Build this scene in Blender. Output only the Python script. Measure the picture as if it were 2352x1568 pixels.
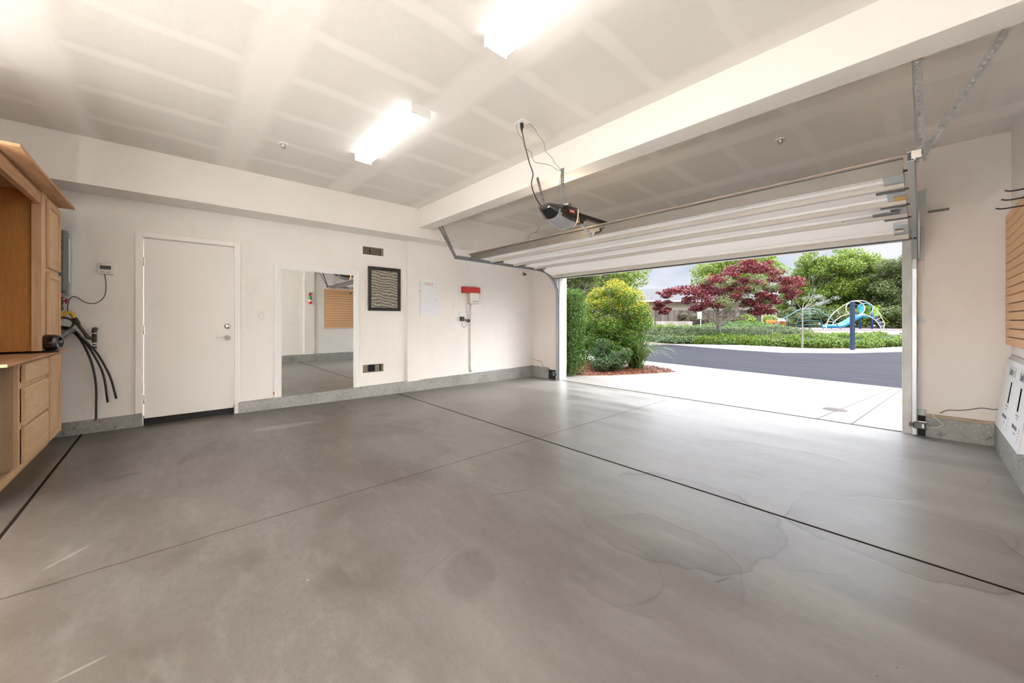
import bpy, bmesh, math, random
import numpy as np
from mathutils import Vector, Matrix, noise
for o in list(bpy.data.objects): bpy.data.objects.remove(o)
S = bpy.context.scene
C = S.collection
random.seed(7); RNG = np.random.default_rng(7)
PI = math.pi

# ------------------------------------------------------------ camera, sky, sun, exposure
cd = bpy.data.cameras.new('camera'); cam = bpy.data.objects.new('camera', cd); C.objects.link(cam)
cam.location = (0, 0, 1.2); cam.rotation_euler = (PI/2, 0, math.radians(47.55))
cd.sensor_width = 36; cd.lens = 856.0/2352*36; cd.shift_y = -(784-737.0)/2352
cd.clip_start = .02; cd.clip_end = 500
S.camera = cam
S.view_settings.view_transform = 'Standard'; S.view_settings.look = 'None'
S.view_settings.gamma = 1; S.view_settings.exposure = 1.16
S.view_settings.use_curve_mapping = False

class NT:
    """small helper to write node graphs"""
    def __init__(s, tree): s.t = tree; s.n = tree.nodes; s.l = tree.links
    def node(s, typ, ins=None, **kw):
        x = s.n.new(typ)
        for k, v in kw.items(): setattr(x, k, v)
        for k, v in (ins or {}).items(): s.put(x.inputs[k], v)
        return x
    def put(s, sock, v):
        if isinstance(v, bpy.types.NodeSocket): s.l.new(v, sock)
        else: sock.default_value = v
    def m(s, op, a, b=None, c=None, clamp=False):
        x = s.n.new('ShaderNodeMath'); x.operation = op; x.use_clamp = clamp
        s.put(x.inputs[0], a)
        if b is not None: s.put(x.inputs[1], b)
        if c is not None: s.put(x.inputs[2], c)
        return x.outputs[0]
    def ramp(s, v, lo, hi, a=0., b=1.):
        x = s.node('ShaderNodeMapRange', {0: v, 1: lo, 2: hi, 3: a, 4: b}); x.clamp = True
        return x.outputs[0]
    def mix(s, f, a, b):
        x = s.n.new('ShaderNodeMix'); x.data_type = 'RGBA'
        s.put(x.inputs[0], f); s.put(x.inputs[6], col(a)); s.put(x.inputs[7], col(b))
        return x.outputs[2]
    def noise(s, vec, scale, detail=2, rough=.5, dist=0.):
        return s.node('ShaderNodeTexNoise', {'Vector': vec, 'Scale': scale, 'Detail': detail, 'Roughness': rough, 'Distortion': dist}).outputs[0]
    def mapping(s, vec, scale=(1,1,1), rot=(0,0,0), loc=(0,0,0)):
        return s.node('ShaderNodeMapping', {'Vector': vec, 'Scale': scale, 'Rotation': rot, 'Location': loc}).outputs[0]
def col(c):
    if isinstance(c, (tuple, list)) and len(c) == 3: return (*c, 1)
    return c

w = bpy.data.worlds.new('sky'); S.world = w; w.use_nodes = True
g = NT(w.node_tree); g.n.clear()
tc = g.node('ShaderNodeTexCoord').outputs['Generated']
sep = g.node('ShaderNodeSeparateXYZ', {0: tc}).outputs
cl = g.noise(g.mapping(tc, (1, 1, 3.2)), 3.2, 5, .55)
elev = sep[2]
base = g.mix(g.ramp(cl, .38, .62), (.60, .66, .80), (.90, .92, .97))
stren = g.m('ADD', g.ramp(elev, .20, .80, .47, 5.4), 0)
bg = g.node('ShaderNodeBackground', {'Color': base, 'Strength': stren})
wo = g.node('ShaderNodeOutputWorld'); g.l.new(bg.outputs[0], wo.inputs[0])

sd = bpy.data.lights.new('sun', 'SUN'); sun = bpy.data.objects.new('sun', sd); C.objects.link(sun)
sd.energy = 3.2; sd.angle = math.radians(60); sd.color = (1, .97, .92)
sun.rotation_euler = Vector((.55, .62, .56)).to_track_quat('Z', 'Y').to_euler()      # soft overcast sun over the street, from the right

UP = 155.0          # added fill lights at the back, watts each
LAMP = 3.4       # emission of the fluorescent diffusers

# ------------------------------------------------------------ materials
MATS = {}
def mat(name, base=(.8,.8,.8), rough=.6, metal=0., bump=None, fn=None, spec=.5, emit=None, trans=0., coat=0.):
    if name in MATS: return MATS[name]
    m = bpy.data.materials.new(name); m.use_nodes = True
    g = NT(m.node_tree); b = g.n['Principled BSDF']
    b.inputs['Base Color'].default_value = col(base); b.inputs['Roughness'].default_value = rough
    b.inputs['Metallic'].default_value = metal; b.inputs['Specular IOR Level'].default_value = spec
    if trans: b.inputs['Transmission Weight'].default_value = trans
    if coat: b.inputs['Coat Weight'].default_value = coat
    if emit: b.inputs['Emission Color'].default_value = col(emit[0]); b.inputs['Emission Strength'].default_value = emit[1]
    oc = g.node('ShaderNodeTexCoord').outputs['Object']
    if bump:
        sc, st, d = bump
        n_ = g.noise(oc, sc, 3)
        bn = g.node('ShaderNodeBump', {'Height': n_, 'Strength': st, 'Distance': d})
        g.l.new(bn.outputs[0], b.inputs['Normal'])
    if fn: fn(g, b, oc)
    MATS[name] = m
    return m

def drywall(c0, c1, dirt=.5):
    def f(g, b, oc):
        n1 = g.noise(oc, 1.3, 4, .6); n2 = g.noise(oc, 160, 2, .7); n3 = g.noise(g.mapping(oc, (1, 1, .35)), 4.5, 5, .65)
        c = g.mix(g.ramp(n1, .35, .7), c0, c1)
        c = g.mix(g.m('MULTIPLY', g.ramp(n3, .56, .74), dirt*.32), c, tuple(x*.62 for x in c1))
        c = g.mix(g.ramp(n2, .25, .75, .0, .14), c, tuple(x*.6 for x in c0))
        g.l.new(c, b.inputs['Base Color'])
        bn = g.node('ShaderNodeBump', {'Height': g.noise(oc, 120, 3), 'Strength': .35, 'Distance': .004})
        g.l.new(bn.outputs[0], b.inputs['Normal'])
    return f
m_wall = mat('painted_drywall', rough=.75, fn=drywall((.86,.83,.79), (.82,.785,.74)))
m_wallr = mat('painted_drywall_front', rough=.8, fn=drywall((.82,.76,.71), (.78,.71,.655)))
m_beam = mat('painted_beam', rough=.75, fn=drywall((.86,.82,.77), (.83,.79,.74), .2))

def ceil_fn(g, b, oc):
    sp = g.node('ShaderNodeSeparateXYZ', {0: oc}).outputs
    def band(v, period, off, w0, w1):
        t = g.m('ABSOLUTE', g.m('SUBTRACT', g.m('PINGPONG', g.m('ADD', v, off), period/2), 0.))
        return g.ramp(t, w0, w1, 1, 0)
    wob = g.m('MULTIPLY', g.m('SUBTRACT', g.noise(oc, 2.2, 2), .5), .12)
    yy = g.m('ADD', sp[1], wob)
    xx = g.m('ADD', sp[0], wob)
    seam = band(yy, 1.22, -.53, .10, .19)             # wide taped seams across the garage
    nail = band(xx, .61, .17, .035, .075)             # narrow joist lines
    s = g.m('MAXIMUM', seam, g.m('MULTIPLY', nail, .7))
    grain = g.noise(oc, 150, 2, .8)
    blot = g.ramp(g.noise(oc, .8, 3), .3, .7)
    base = g.mix(blot, (.83,.79,.74), (.86,.82,.77))
    dark = g.mix(g.ramp(grain, .3, .7), (.68,.64,.59), (.80,.76,.71))
    keep = g.m('MAXIMUM', s, g.ramp(g.noise(oc, .55, 2), .50, .68, 0, .75))
    c = g.mix(keep, dark, base)
    g.l.new(c, b.inputs['Base Color'])
    bn = g.node('ShaderNodeBump', {'Height': grain, 'Strength': g.m('MULTIPLY', g.m('SUBTRACT', 1., s), .5), 'Distance': .004})
    g.l.new(bn.outputs[0], b.inputs['Normal'])
m_ceil = mat('taped_ceiling', rough=.85, fn=ceil_fn)

def floor_fn(g, b, oc):
    sp = g.node('ShaderNodeSeparateXYZ', {0: oc}).outputs
    x, y = sp[0], sp[1]
    st = g.mapping(oc, (.55, 2.3, 1), (0, 0, math.radians(35)))
    n1 = g.noise(oc, .9, 5, .62, .6); n2 = g.noise(st, 1.3, 4, .5, 0.); n3 = g.noise(oc, 26, 6, .7)
    n4 = g.noise(g.mapping(oc, (1, 1.6, 1), (0,0,.6), loc=(9, 4, 0)), 1.7, 6, .62, .3)
    c = g.mix(g.ramp(n1, .36, .64), (.058,.047,.039), (.120,.106,.094))
    c = g.mix(g.ramp(n2, .30, .75, 0, .6), c, (.165,.152,.138))
    c = g.mix(g.ramp(n4, .50, .70, 0, .70), c, (.048,.035,.026))
    c = g.mix(g.ramp(n3, .35, .75, 0, .45), c, (.065,.055,.047))
    c = g.mix(g.ramp(g.noise(oc, 95, 3, .7), .40, .62, 0, .30), c, (.06,.05,.043))
    c = g.mix(g.ramp(g.noise(g.mapping(oc, (.6, 2.0, 1), (0,0,.5), (5,5,0)), 4.5, 5, .65), .52, .70, 0, .24), c, (.22,.208,.19))
    wear_and_light = g.m('MULTIPLY', g.ramp(g.m('ADD', g.m('ADD', y, g.m('MULTIPLY', g.m('ADD', x, 2.7), .55)), g.m('MULTIPLY', g.noise(oc, .9, 3), 2.4)), 2.1, 6.2, 0, 1), .66)
    c = g.mix(wear_and_light, c, g.mix(g.ramp(n2, .35, .7), (.25,.235,.215), (.40,.385,.36)))      # etched front half; daylight from the opening is also put into this paler colour
    # thin water marks: iso lines of a slow noise
    nn = g.noise(g.mapping(oc, (1, 1, 1), loc=(3, 7, 0)), .75, 1, .3, .3)
    iso = g.m('ABSOLUTE', g.m('SUBTRACT', g.m('FRACT', g.m('MULTIPLY', nn, 5.)), .5))
    line = g.m('MULTIPLY', g.ramp(iso, .0, .016, 1, 0), g.ramp(g.noise(oc, 1.7, 2), .50, .66))
    c = g.mix(g.m('MULTIPLY', line, .4), c, (.05,.042,.036))
    # specks
    v = g.node('ShaderNodeTexVoronoi', {'Vector': oc, 'Scale': 7.}).outputs[0]
    c = g.mix(g.m('MULTIPLY', g.ramp(v, .015, .035, 1, 0), .8), c, (.05,.04,.035))
    v2 = g.node('ShaderNodeTexVoronoi', {'Vector': g.mapping(oc, loc=(4, 2, 0)), 'Scale': 4.}).outputs[0]
    c = g.mix(g.m('MULTIPLY', g.ramp(v2, .012, .03, 1, 0), .8), c, (.4,.39,.37))
    def blob(cx, cy, rx, ry, ang, colr, amt, sc=9.):
        nonlocal c
        mp = g.mapping(oc, (1, 1, 1), loc=(-cx, -cy, 0))
        mp = g.node('ShaderNodeVectorRotate', {'Vector': mp, 'Angle': -ang}).outputs[0]
        s_ = g.node('ShaderNodeSeparateXYZ', {0: mp}).outputs
        d = g.m('ADD', g.m('POWER', g.m('DIVIDE', s_[0], rx), 2.), g.m('POWER', g.m('DIVIDE', s_[1], ry), 2.))
        d = g.m('ADD', d, g.m('MULTIPLY', g.m('SUBTRACT', g.noise(oc, sc, 4), .5), 1.6))
        c = g.mix(g.m('MULTIPLY', g.ramp(d, .6, 1.1, 1, 0), amt), c, colr)
    blob(-4.148, -.298, .12, .05, 1.78, (.04,.032,.026), .7)       # oily oval by the door side
    blob(-4.35, .12, .20, .06, -.4, (.045,.03,.022), .7, 14.)
    blob(-2.93, -.386, .12, .012, 2.40, (.27,.26,.245), .5, 20.)     # chalky scrape
    blob(-1.957, -.226, .07, .006, 1.78, (.27,.26,.245), .5, 22.)
    blob(-1.45, 1.05, .12, .20, .9, (.05,.04,.032), .32, 5.)
    blob(-4.9, .95, .35, .10, 1.5, (.27,.27,.265), .5, 12.)     # whitish wash along the wall
    blob(-3.9, 1.9, .30, .12, .4, (.06,.05,.042), .6, 8.)
    def ring(cx, cy, r_, amt, sq=1.):      # dried water marks: a fine dark rim round a slightly darker inside, broken up
        nonlocal c
        s_ = g.node('ShaderNodeSeparateXYZ', {0: g.mapping(oc, (1, sq, 1), loc=(-cx, -cy*sq, 0))}).outputs
        d = g.m('SQRT', g.m('ADD', g.m('POWER', s_[0], 2.), g.m('POWER', s_[1], 2.)))
        d = g.m('ADD', g.m('DIVIDE', d, r_), g.m('MULTIPLY', g.m('SUBTRACT', g.noise(oc, 2.6, 3), .5), .55))
        rim = g.ramp(g.m('ABSOLUTE', g.m('SUBTRACT', d, 1.)), .0, .022, 1, 0)
        ins = g.m('MULTIPLY', g.ramp(d, .55, .99, 0, 1), g.ramp(d, .995, 1.0, 1, 0))
        k = g.m('MULTIPLY', g.ramp(g.noise(g.mapping(oc, loc=(cx, cy, 3)), 1.4, 2), .42, .60), amt)
        c = g.mix(g.m('MULTIPLY', g.m('ADD', g.m('MULTIPLY', rim, .55), g.m('MULTIPLY', ins, .28)), k), c, (.045,.037,.032))
    ring(-1.08, 2.35, .58, .75); ring(-.95, 1.80, .42, .6); ring(-.75, 3.9, .75, .9, 1.5); ring(-3.4, 1.5, .55, .8); ring(-.1, 3.1, .5, .8)
    for a_, b2, lx_, ly_ in ((-1.95, 1.75, .16, .004), (-2.25, 1.62, .10, .003), (-.62, 1.9, .05, .004), (-4.9, .2, .18, .012)):
        blob(a_, b2, lx_, ly_, 1.2, (.03,.024,.02), .8, 30.)
    # saw-cut joints
    def joint(v_, at, wd):
        return g.ramp(g.m('ABSOLUTE', g.m('SUBTRACT', v_, at)), wd*.55, wd, 1, 0)
    wob = g.m('MULTIPLY', g.m('SUBTRACT', g.noise(oc, 7, 3), .5), .02)
    j = g.m('MAXIMUM', joint(y, 2.80, .014), joint(y, -.70, .013))
    j2 = g.m('MULTIPLY', joint(g.m('ADD', x, wob), -2.675, .008), .75)
    c = g.mix(j2, c, (.045,.036,.03))
    c = g.mix(j, c, (.018,.014,.011))
    g.l.new(c, b.inputs['Base Color'])
    r = g.ramp(n2, .3, .7, .30, .42)
    r = g.m('ADD', r, g.ramp(n3, .2, .8, -.03, .06))
    g.l.new(r, b.inputs['Roughness'])
    jj = g.m('SUBTRACT', 1., g.m('MAXIMUM', j, j2))
    g.l.new(g.m('MULTIPLY', jj, .48), b.inputs['Specular IOR Level']); g.l.new(g.m('MULTIPLY', jj, .14), b.inputs['Coat Weight'])
    hh = g.m('SUBTRACT', g.m('MULTIPLY', g.noise(oc, 70, 2, .5), .22), g.m('MULTIPLY', g.m('MAXIMUM', j, j2), 1.2))
    bn = g.node('ShaderNodeBump', {'Height': hh, 'Strength': .25, 'Distance': .006})
    g.l.new(bn.outputs[0], b.inputs['Normal'])
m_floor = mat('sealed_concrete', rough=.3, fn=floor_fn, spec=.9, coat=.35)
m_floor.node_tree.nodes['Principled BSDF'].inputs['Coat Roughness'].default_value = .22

def stem_fn(g, b, oc):
    n1 = g.noise(oc, 3, 4); n2 = g.noise(oc, 34, 6, .75); v = g.noise(oc, 11, 5, .7)
    c = g.mix(g.ramp(n1, .3, .7), (.21,.205,.19), (.31,.305,.29))
    c = g.mix(g.ramp(n2, .50, .66, 0, .8), c, (.42,.415,.40))
    c = g.mix(g.ramp(v, .60, .68, 0, .75), c, (.07,.062,.055))
    g.l.new(c, b.inputs['Base Color'])
    bn = g.node('ShaderNodeBump', {'Height': n2, 'Strength': .6, 'Distance': .012}); g.l.new(bn.outputs[0], b.inputs['Normal'])
m_stem = mat('rough_stem_concrete', rough=.85, fn=stem_fn)

def wood(c0, c1, grain_axis=2, sc=1.):
    def f(g, b, oc):
        s = [9*sc, 9*sc, 9*sc]; s[grain_axis] = .9*sc
        n1 = g.noise(g.mapping(oc, tuple(s)), 2.2, 6, .65, 1.4); n2 = g.noise(oc, 60, 3, .6)
        c = g.mix(g.ramp(n1, .32, .68), c0, c1)
        c = g.mix(g.ramp(n2, .5, .8, 0, .18), c, tuple(x*.55 for x in c0))
        g.l.new(c, b.inputs['Base Color'])
    return f
m_maple = mat('maple_door', rough=.5, fn=wood((.60,.37,.19), (.74,.49,.27)))
m_mapleh = mat('maple_drawer', rough=.5, fn=wood((.60,.38,.20), (.75,.51,.29), 0))
m_frame = mat('maple_frame', rough=.55, fn=wood((.56,.35,.19), (.70,.46,.27)))
m_ply = mat('plywood', rough=.65, fn=wood((.40,.205,.095), (.58,.335,.17), 0, .6))
m_hard = mat('particle_board', rough=.8, fn=wood((.40,.165,.04), (.50,.225,.06), 2, 3))
m_side = mat('plywood_side', rough=.7, fn=wood((.42,.29,.17), (.52,.37,.235), 2, .5))
m_white = mat('white_paint', (.86,.85,.83), .4)
m_doorp = mat('cream_door_paint', rough=.55, fn=drywall((.86,.825,.78), (.84,.80,.755), .25))
m_trim = mat('cream_trim_paint', (.87,.83,.785), .5, bump=(30, .1, .002))
m_jamb = mat('weathered_jamb', rough=.6, fn=drywall((.72,.70,.67), (.50,.47,.44), 1.5))
m_sdoor = mat('garage_door_white', (.90,.89,.86), .42, bump=(45, .05, .002))
m_ribshade = mat('rib_shade_beige', (.50,.465,.41), .5)  # shade on the rib faces is put into this grey-beige colour
m_strut = mat('dull_zinc_strut', (.15,.135,.115), .55, .35, bump=(30, .1, .002))
m_galv = mat('galvanised_steel', (.37,.39,.40), .40, .7, bump=(50, .12, .002))
m_perf = mat('perforated_steel', (.085,.082,.075), .6, .2)
m_chrome = mat('satin_nickel', (.66,.63,.60), .22, 1.)
m_black = mat('black_plastic', (.012,.012,.013), .35)
m_gloss = mat('gloss_black', (.006,.005,.005), .12, coat=.6)
m_rub = mat('black_rubber_hose', (.008,.009,.011), .45)
m_dark = mat('dark_gap', (.01,.009,.008), .9)
m_grey = mat('grey_enamel', (.15,.165,.175), .45, .3)
m_lgrey = mat('pale_grey_metal', (.42,.45,.47), .5, .2)
m_red = mat('red_board', rough=.8, fn=lambda g, b, oc: g.l.new(g.mix(g.ramp(g.noise(oc, 60, 4), .35, .65), (.30,.018,.016), (.42,.035,.028)), b.inputs['Base Color']))
m_redp = mat('red_plastic', (.35,.01,.01), .4)
m_plast = mat('offwhite_plastic', (.72,.71,.66), .45)
m_beige = mat('beige_metal', (.55,.47,.38), .5, .2)
m_yel = mat('yellow_coated_brass', (.62,.38,.03), .4, .2)
m_iron = mat('black_iron_pipe', (.085,.065,.05), .45, .5, bump=(40, .3, .003))
m_tape = mat('thread_tape', (.75,.74,.72), .6)
m_mirror = mat('mirror_glass', (.93,.955,.94), .0, 1.)
m_slat = mat('slatwall_board', rough=.6, fn=wood((.66,.385,.20), (.72,.43,.235), 1, .5))
m_slatg = mat('slatwall_groove', (.16,.075,.035), .8)
m_card = mat('white_cardboard', (.84,.85,.87), .55, bump=(14, .12, .01))
m_ink = mat('grey_ink', (.17,.17,.20), .7)
m_inkl = mat('pale_grey_ink', (.50,.50,.54), .7)
m_wood = mat('mudsill_wood', rough=.8, fn=wood((.30,.22,.155), (.44,.34,.25), 0))
m_yside = mat('yellow_siding', (.50,.44,.26), .6)
m_wire = mat('grey_wire', (.10,.09,.08), .5)
m_cord = mat('black_cord', (.012,.011,.011), .45)
m_amber = mat('amber_lens', (.86,.66,.42), .3, emit=((1,.66,.34), .25))
m_lens = mat('lit_diffuser', (.95,.95,.95), .5, emit=((1,.98,.95), LAMP))
m_smoke = mat('smoked_lens', (.20,.20,.215), .18, coat=.4)

def conc2(g, b, oc):
    n = g.noise(oc, .8, 5, .6, .5); n2 = g.noise(g.mapping(oc, (1, 5, 1), (0, 0, .2)), 2.5, 5, .7, .8); n3 = g.noise(oc, 40, 3, .7)
    c = g.mix(g.ramp(n, .3, .7), (.165,.148,.128), (.205,.19,.17))
    c = g.mix(g.ramp(n2, .54, .72, 0, .5), c, (.30,.245,.19))
    c = g.mix(g.ramp(n3, .5, .8, 0, .2), c, (.2,.18,.155))
    sp = g.node('ShaderNodeSeparateXYZ', {0: oc}).outputs
    # tooled joints of the drive
    def ln(a, bb, cc, wd):
        t = g.m('ABSOLUTE', g.m('ADD', g.m('ADD', g.m('MULTIPLY', sp[0], a), g.m('MULTIPLY', sp[1], bb)), cc))
        return g.ramp(t, wd*.5, wd, 1, 0)
    j = g.m('MAXIMUM', ln(.156, 1, -8.46-.0, .011), ln(.9895, -.1444, 1.755, .011))
    j = g.m('MAXIMUM', j, ln(.996, -.089, 1.096, .011))
    c = g.mix(j, c, (.022,.016,.012))
    g.l.new(c, b.inputs['Base Color'])
m_drive = mat('driveway_concrete', rough=.8, fn=conc2)
def asph(g, b, oc):
    n = g.noise(g.mapping(oc, (.4, 3, 1), (0, 0, .12)), 1.2, 5, .6, .3); n2 = g.noise(oc, 55, 2, .7)
    c = g.mix(g.ramp(n, .3, .7), (.019,.019,.022), (.028,.028,.033))
    c = g.mix(g.ramp(n2, .4, .7, 0, .3), c, (.03,.03,.034)); g.l.new(c, b.inputs['Base Color'])
m_asph = mat('asphalt', rough=1., fn=asph, spec=.08)
m_walk = mat('sidewalk_concrete', (.19,.18,.168), .8, bump=(12, .1, .004))
def soilf(g, b, oc):
    g.l.new(g.mix(g.ramp(g.noise(oc, 3.5, 6, .7), .35, .65), (.12,.085,.055), (.19,.145,.105)), b.inputs['Base Color'])
m_soil = mat('bare_soil', rough=.95, fn=soilf)
m_bark = mat('pale_bark', rough=.85, fn=wood((.16,.135,.11), (.28,.25,.21), 2, 1.2))
m_dbark = mat('dark_bark', rough=.9, fn=wood((.06,.045,.03), (.13,.10,.07), 2, 1.2))

def leafmat(name, cols, tr=.35):
    """leaf colours vary leaf by leaf"""
    if name in MATS: return MATS[name]
    m = bpy.data.materials.new(name); m.use_nodes = True
    g = NT(m.node_tree); g.n.clear()
    rnd = g.node('ShaderNodeNewGeometry').outputs['Random Per Island']
    cr = g.n.new('ShaderNodeValToRGB'); g.l.new(rnd, cr.inputs[0])
    e = cr.color_ramp.elements
    while len(e) < len(cols): e.new(.5)
    for i, c in enumerate(cols): e[i].position = i/(len(cols)-1); e[i].color = (*[x*(.62 if 'tree' in name or 'plum' in name or 'olive' in name or 'grey' in name else .46) for x in c], 1)
    d = g.node('ShaderNodeBsdfPrincipled', {'Base Color': cr.outputs[0], 'Roughness': .5, 'Specular IOR Level': .35})
    t = g.node('ShaderNodeBsdfTranslucent', {'Color': cr.outputs[0]})
    x = g.node('ShaderNodeMixShader', {0: tr, 1: d.outputs[0], 2: t.outputs[0]})
    o = g.node('ShaderNodeOutputMaterial', {0: x.outputs[0]})
    MATS[name] = m
    return m
L_hedge = leafmat('hedge_leaf', [(.045,.12,.012), (.10,.25,.02), (.20,.42,.03), (.13,.15,.03)])
L_yel = leafmat('yellow_tip_leaf', [(.28,.40,.02), (.62,.62,.03), (.80,.55,.03), (.35,.50,.03)])
L_green = leafmat('shrub_leaf', [(.06,.15,.015), (.16,.34,.03), (.27,.46,.04), (.10,.20,.02)])
L_low = leafmat('low_shrub_leaf', [(.05,.11,.03), (.14,.26,.07), (.26,.40,.14), (.08,.16,.04)])
L_blade = leafmat('strap_leaf', [(.10,.20,.06), (.22,.38,.10), (.34,.48,.16), (.15,.26,.07)])
L_red = leafmat('plum_leaf', [(.09,.010,.022), (.20,.022,.035), (.34,.045,.045), (.14,.018,.042), (.42,.12,.05)])
L_pale = leafmat('pale_olive_leaf', [(.34,.42,.14), (.45,.50,.22), (.30,.36,.14)])
L_tree = leafmat('tree_leaf', [(.09,.15,.02), (.22,.33,.04), (.38,.48,.07), (.27,.38,.045)])
L_dtree = leafmat('dark_tree_leaf', [(.07,.10,.03), (.16,.21,.06), (.28,.34,.11), (.12,.16,.04)])
L_grey = leafmat('grey_leaf', [(.28,.33,.24), (.42,.45,.38), (.52,.53,.49)])
L_cover = leafmat('ground_cover_leaf', [(.10,.20,.02), (.22,.37,.03), (.38,.50,.05), (.16,.28,.04)])
L_cover2 = leafmat('dull_cover_leaf', [(.12,.19,.06), (.24,.33,.11), (.36,.42,.18), (.17,.25,.08)])
L_brown = leafmat('brown_twig_leaf', [(.16,.12,.07), (.25,.19,.12), (.19,.20,.08)])
L_bark = leafmat('bark_chip', [(.13,.035,.012), (.28,.085,.03), (.42,.16,.06), (.20,.055,.02)], .0)

# ------------------------------------------------------------ mesh helpers
def B(): return bmesh.new()
def box(bm, x0, x1, y0, y1, z0, z1):
    v = [bm.verts.new(p) for p in ((x0,y0,z0),(x1,y0,z0),(x1,y1,z0),(x0,y1,z0),(x0,y0,z1),(x1,y0,z1),(x1,y1,z1),(x0,y1,z1))]
    for f in ((0,3,2,1),(4,5,6,7),(0,1,5,4),(1,2,6,5),(2,3,7,6),(3,0,4,7)): bm.faces.new([v[i] for i in f])
    return bm
def hexa(bm, pts):
    v = [bm.verts.new(p) for p in pts]
    for f in ((0,3,2,1),(4,5,6,7),(0,1,5,4),(1,2,6,5),(2,3,7,6),(3,0,4,7)): bm.faces.new([v[i] for i in f])
    return bm
def beam_box(bm, p0, p1, wd, ht, up=(0,0,1)):
    """bar of rectangular section from p0 to p1"""
    p0, p1 = Vector(p0), Vector(p1); t = (p1-p0).normalized(); u = Vector(up)
    s = t.cross(u).normalized() if abs(t.dot(u)) < .99 else t.cross(Vector((1,0,0))).normalized()
    u = s.cross(t).normalized(); s *= wd/2; u *= ht/2
    return hexa(bm, [p0-s-u, p0+s-u, p1+s-u, p1-s-u, p0-s+u, p0+s+u, p1+s+u, p1-s+u])
def tube(bm, pts, r, n=8, cap=True):
    pts = [Vector(p) for p in pts]; k = len(pts)
    rs = r if isinstance(r, (list, tuple)) else [r]*k
    t0 = (pts[1]-pts[0]).normalized(); a = t0.orthogonal().normalized(); rings = []
    for i, p in enumerate(pts):
        t = ((pts[min(i+1, k-1)]-pts[max(i-1, 0)])).normalized()
        a = (a - t*a.dot(t)); a = a.normalized() if a.length > 1e-6 else t.orthogonal().normalized()
        b = t.cross(a)
        rings.append([bm.verts.new(p + (a*math.cos(2*PI*j/n) + b*math.sin(2*PI*j/n))*rs[i]) for j in range(n)])
    for i in range(k-1):
        for j in range(n):
            f = bm.faces.new([rings[i][j], rings[i][(j+1)%n], rings[i+1][(j+1)%n], rings[i+1][j]]); f.smooth = n > 5
    if cap: bm.faces.new(rings[0][::-1]); bm.faces.new(rings[-1])
    return bm
def smooth_pts(pts, sub=6):
    P = [Vector(p) for p in pts]; P = [2*P[0]-P[1]] + P + [2*P[-1]-P[-2]]; out = []
    for i in range(1, len(P)-2):
        for k in range(sub):
            t = k/sub; a, b, c, d = P[i-1], P[i], P[i+1], P[i+2]
            out.append(.5*((2*b)+(c-a)*t+(2*a-5*b+4*c-d)*t*t+(3*b-a-3*c+d)*t**3))
    out.append(P[-2]); return out
def extr(bm, poly, axis, a0, a1):
    """closed polygon extruded along an axis; poly holds the two other coordinates"""
    def P(q, a):
        return (a, q[0], q[1]) if axis == 'x' else ((q[0], a, q[1]) if axis == 'y' else (q[0], q[1], a))
    va = [bm.verts.new(P(q, a0)) for q in poly]; vb = [bm.verts.new(P(q, a1)) for q in poly]; n = len(poly)
    for i in range(n): bm.faces.new([va[i], va[(i+1)%n], vb[(i+1)%n], vb[i]])
    bm.faces.new(va[::-1]); bm.faces.new(vb); return bm
def lathe(bm, prof, c, axis, n=20):
    """profile [(r, h)] turned about an axis through c"""
    c = Vector(c); ax = Vector(axis).normalized(); a = ax.orthogonal().normalized(); b = ax.cross(a); rings = []
    for r, h in prof:
        rings.append([bm.verts.new(c + ax*h + (a*math.cos(2*PI*j/n)+b*math.sin(2*PI*j/n))*max(r, 1e-4)) for j in range(n)])
    for i in range(len(prof)-1):
        for j in range(n):
            f = bm.faces.new([rings[i][j], rings[i][(j+1)%n], rings[i+1][(j+1)%n], rings[i+1][j]]); f.smooth = True
    return bm
def perf(bm, p0, p1, wd, pitch, hr, wdir):
    """flat strap with real round holes"""
    p0, p1 = Vector(p0), Vector(p1); t = (p1-p0); Ln = t.length; t.normalize()
    s = Vector(wdir); s = (s - t*s.dot(t)).normalized(); n = max(1, round(Ln/pitch)); pt = Ln/n
    for i in range(n):
        c = p0 + t*(i+.5)*pt; sq = []; ho = []
        for k in range(8):
            a = PI/8 + k*PI/4; m_ = max(abs(math.cos(a)), abs(math.sin(a)))
            sq.append(bm.verts.new(c + t*(pt/2*math.cos(a)/m_) + s*(wd/2*math.sin(a)/m_)))
            ho.append(bm.verts.new(c + (t*math.cos(a)+s*math.sin(a))*hr))
        for k in range(8): bm.faces.new([sq[k], sq[(k+1)%8], ho[(k+1)%8], ho[k]])
        # square the corners
        cs = [c + t*(pt/2*a_) + s*(wd/2*b_) for a_, b_ in ((1,1),(-1,1),(-1,-1),(1,-1))]
        for q, (k1, k2) in zip(cs, ((0,1),(2,3),(4,5),(6,7))):
            bm.faces.new([sq[k1], bm.verts.new(q), sq[k2]])
    return bm

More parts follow.
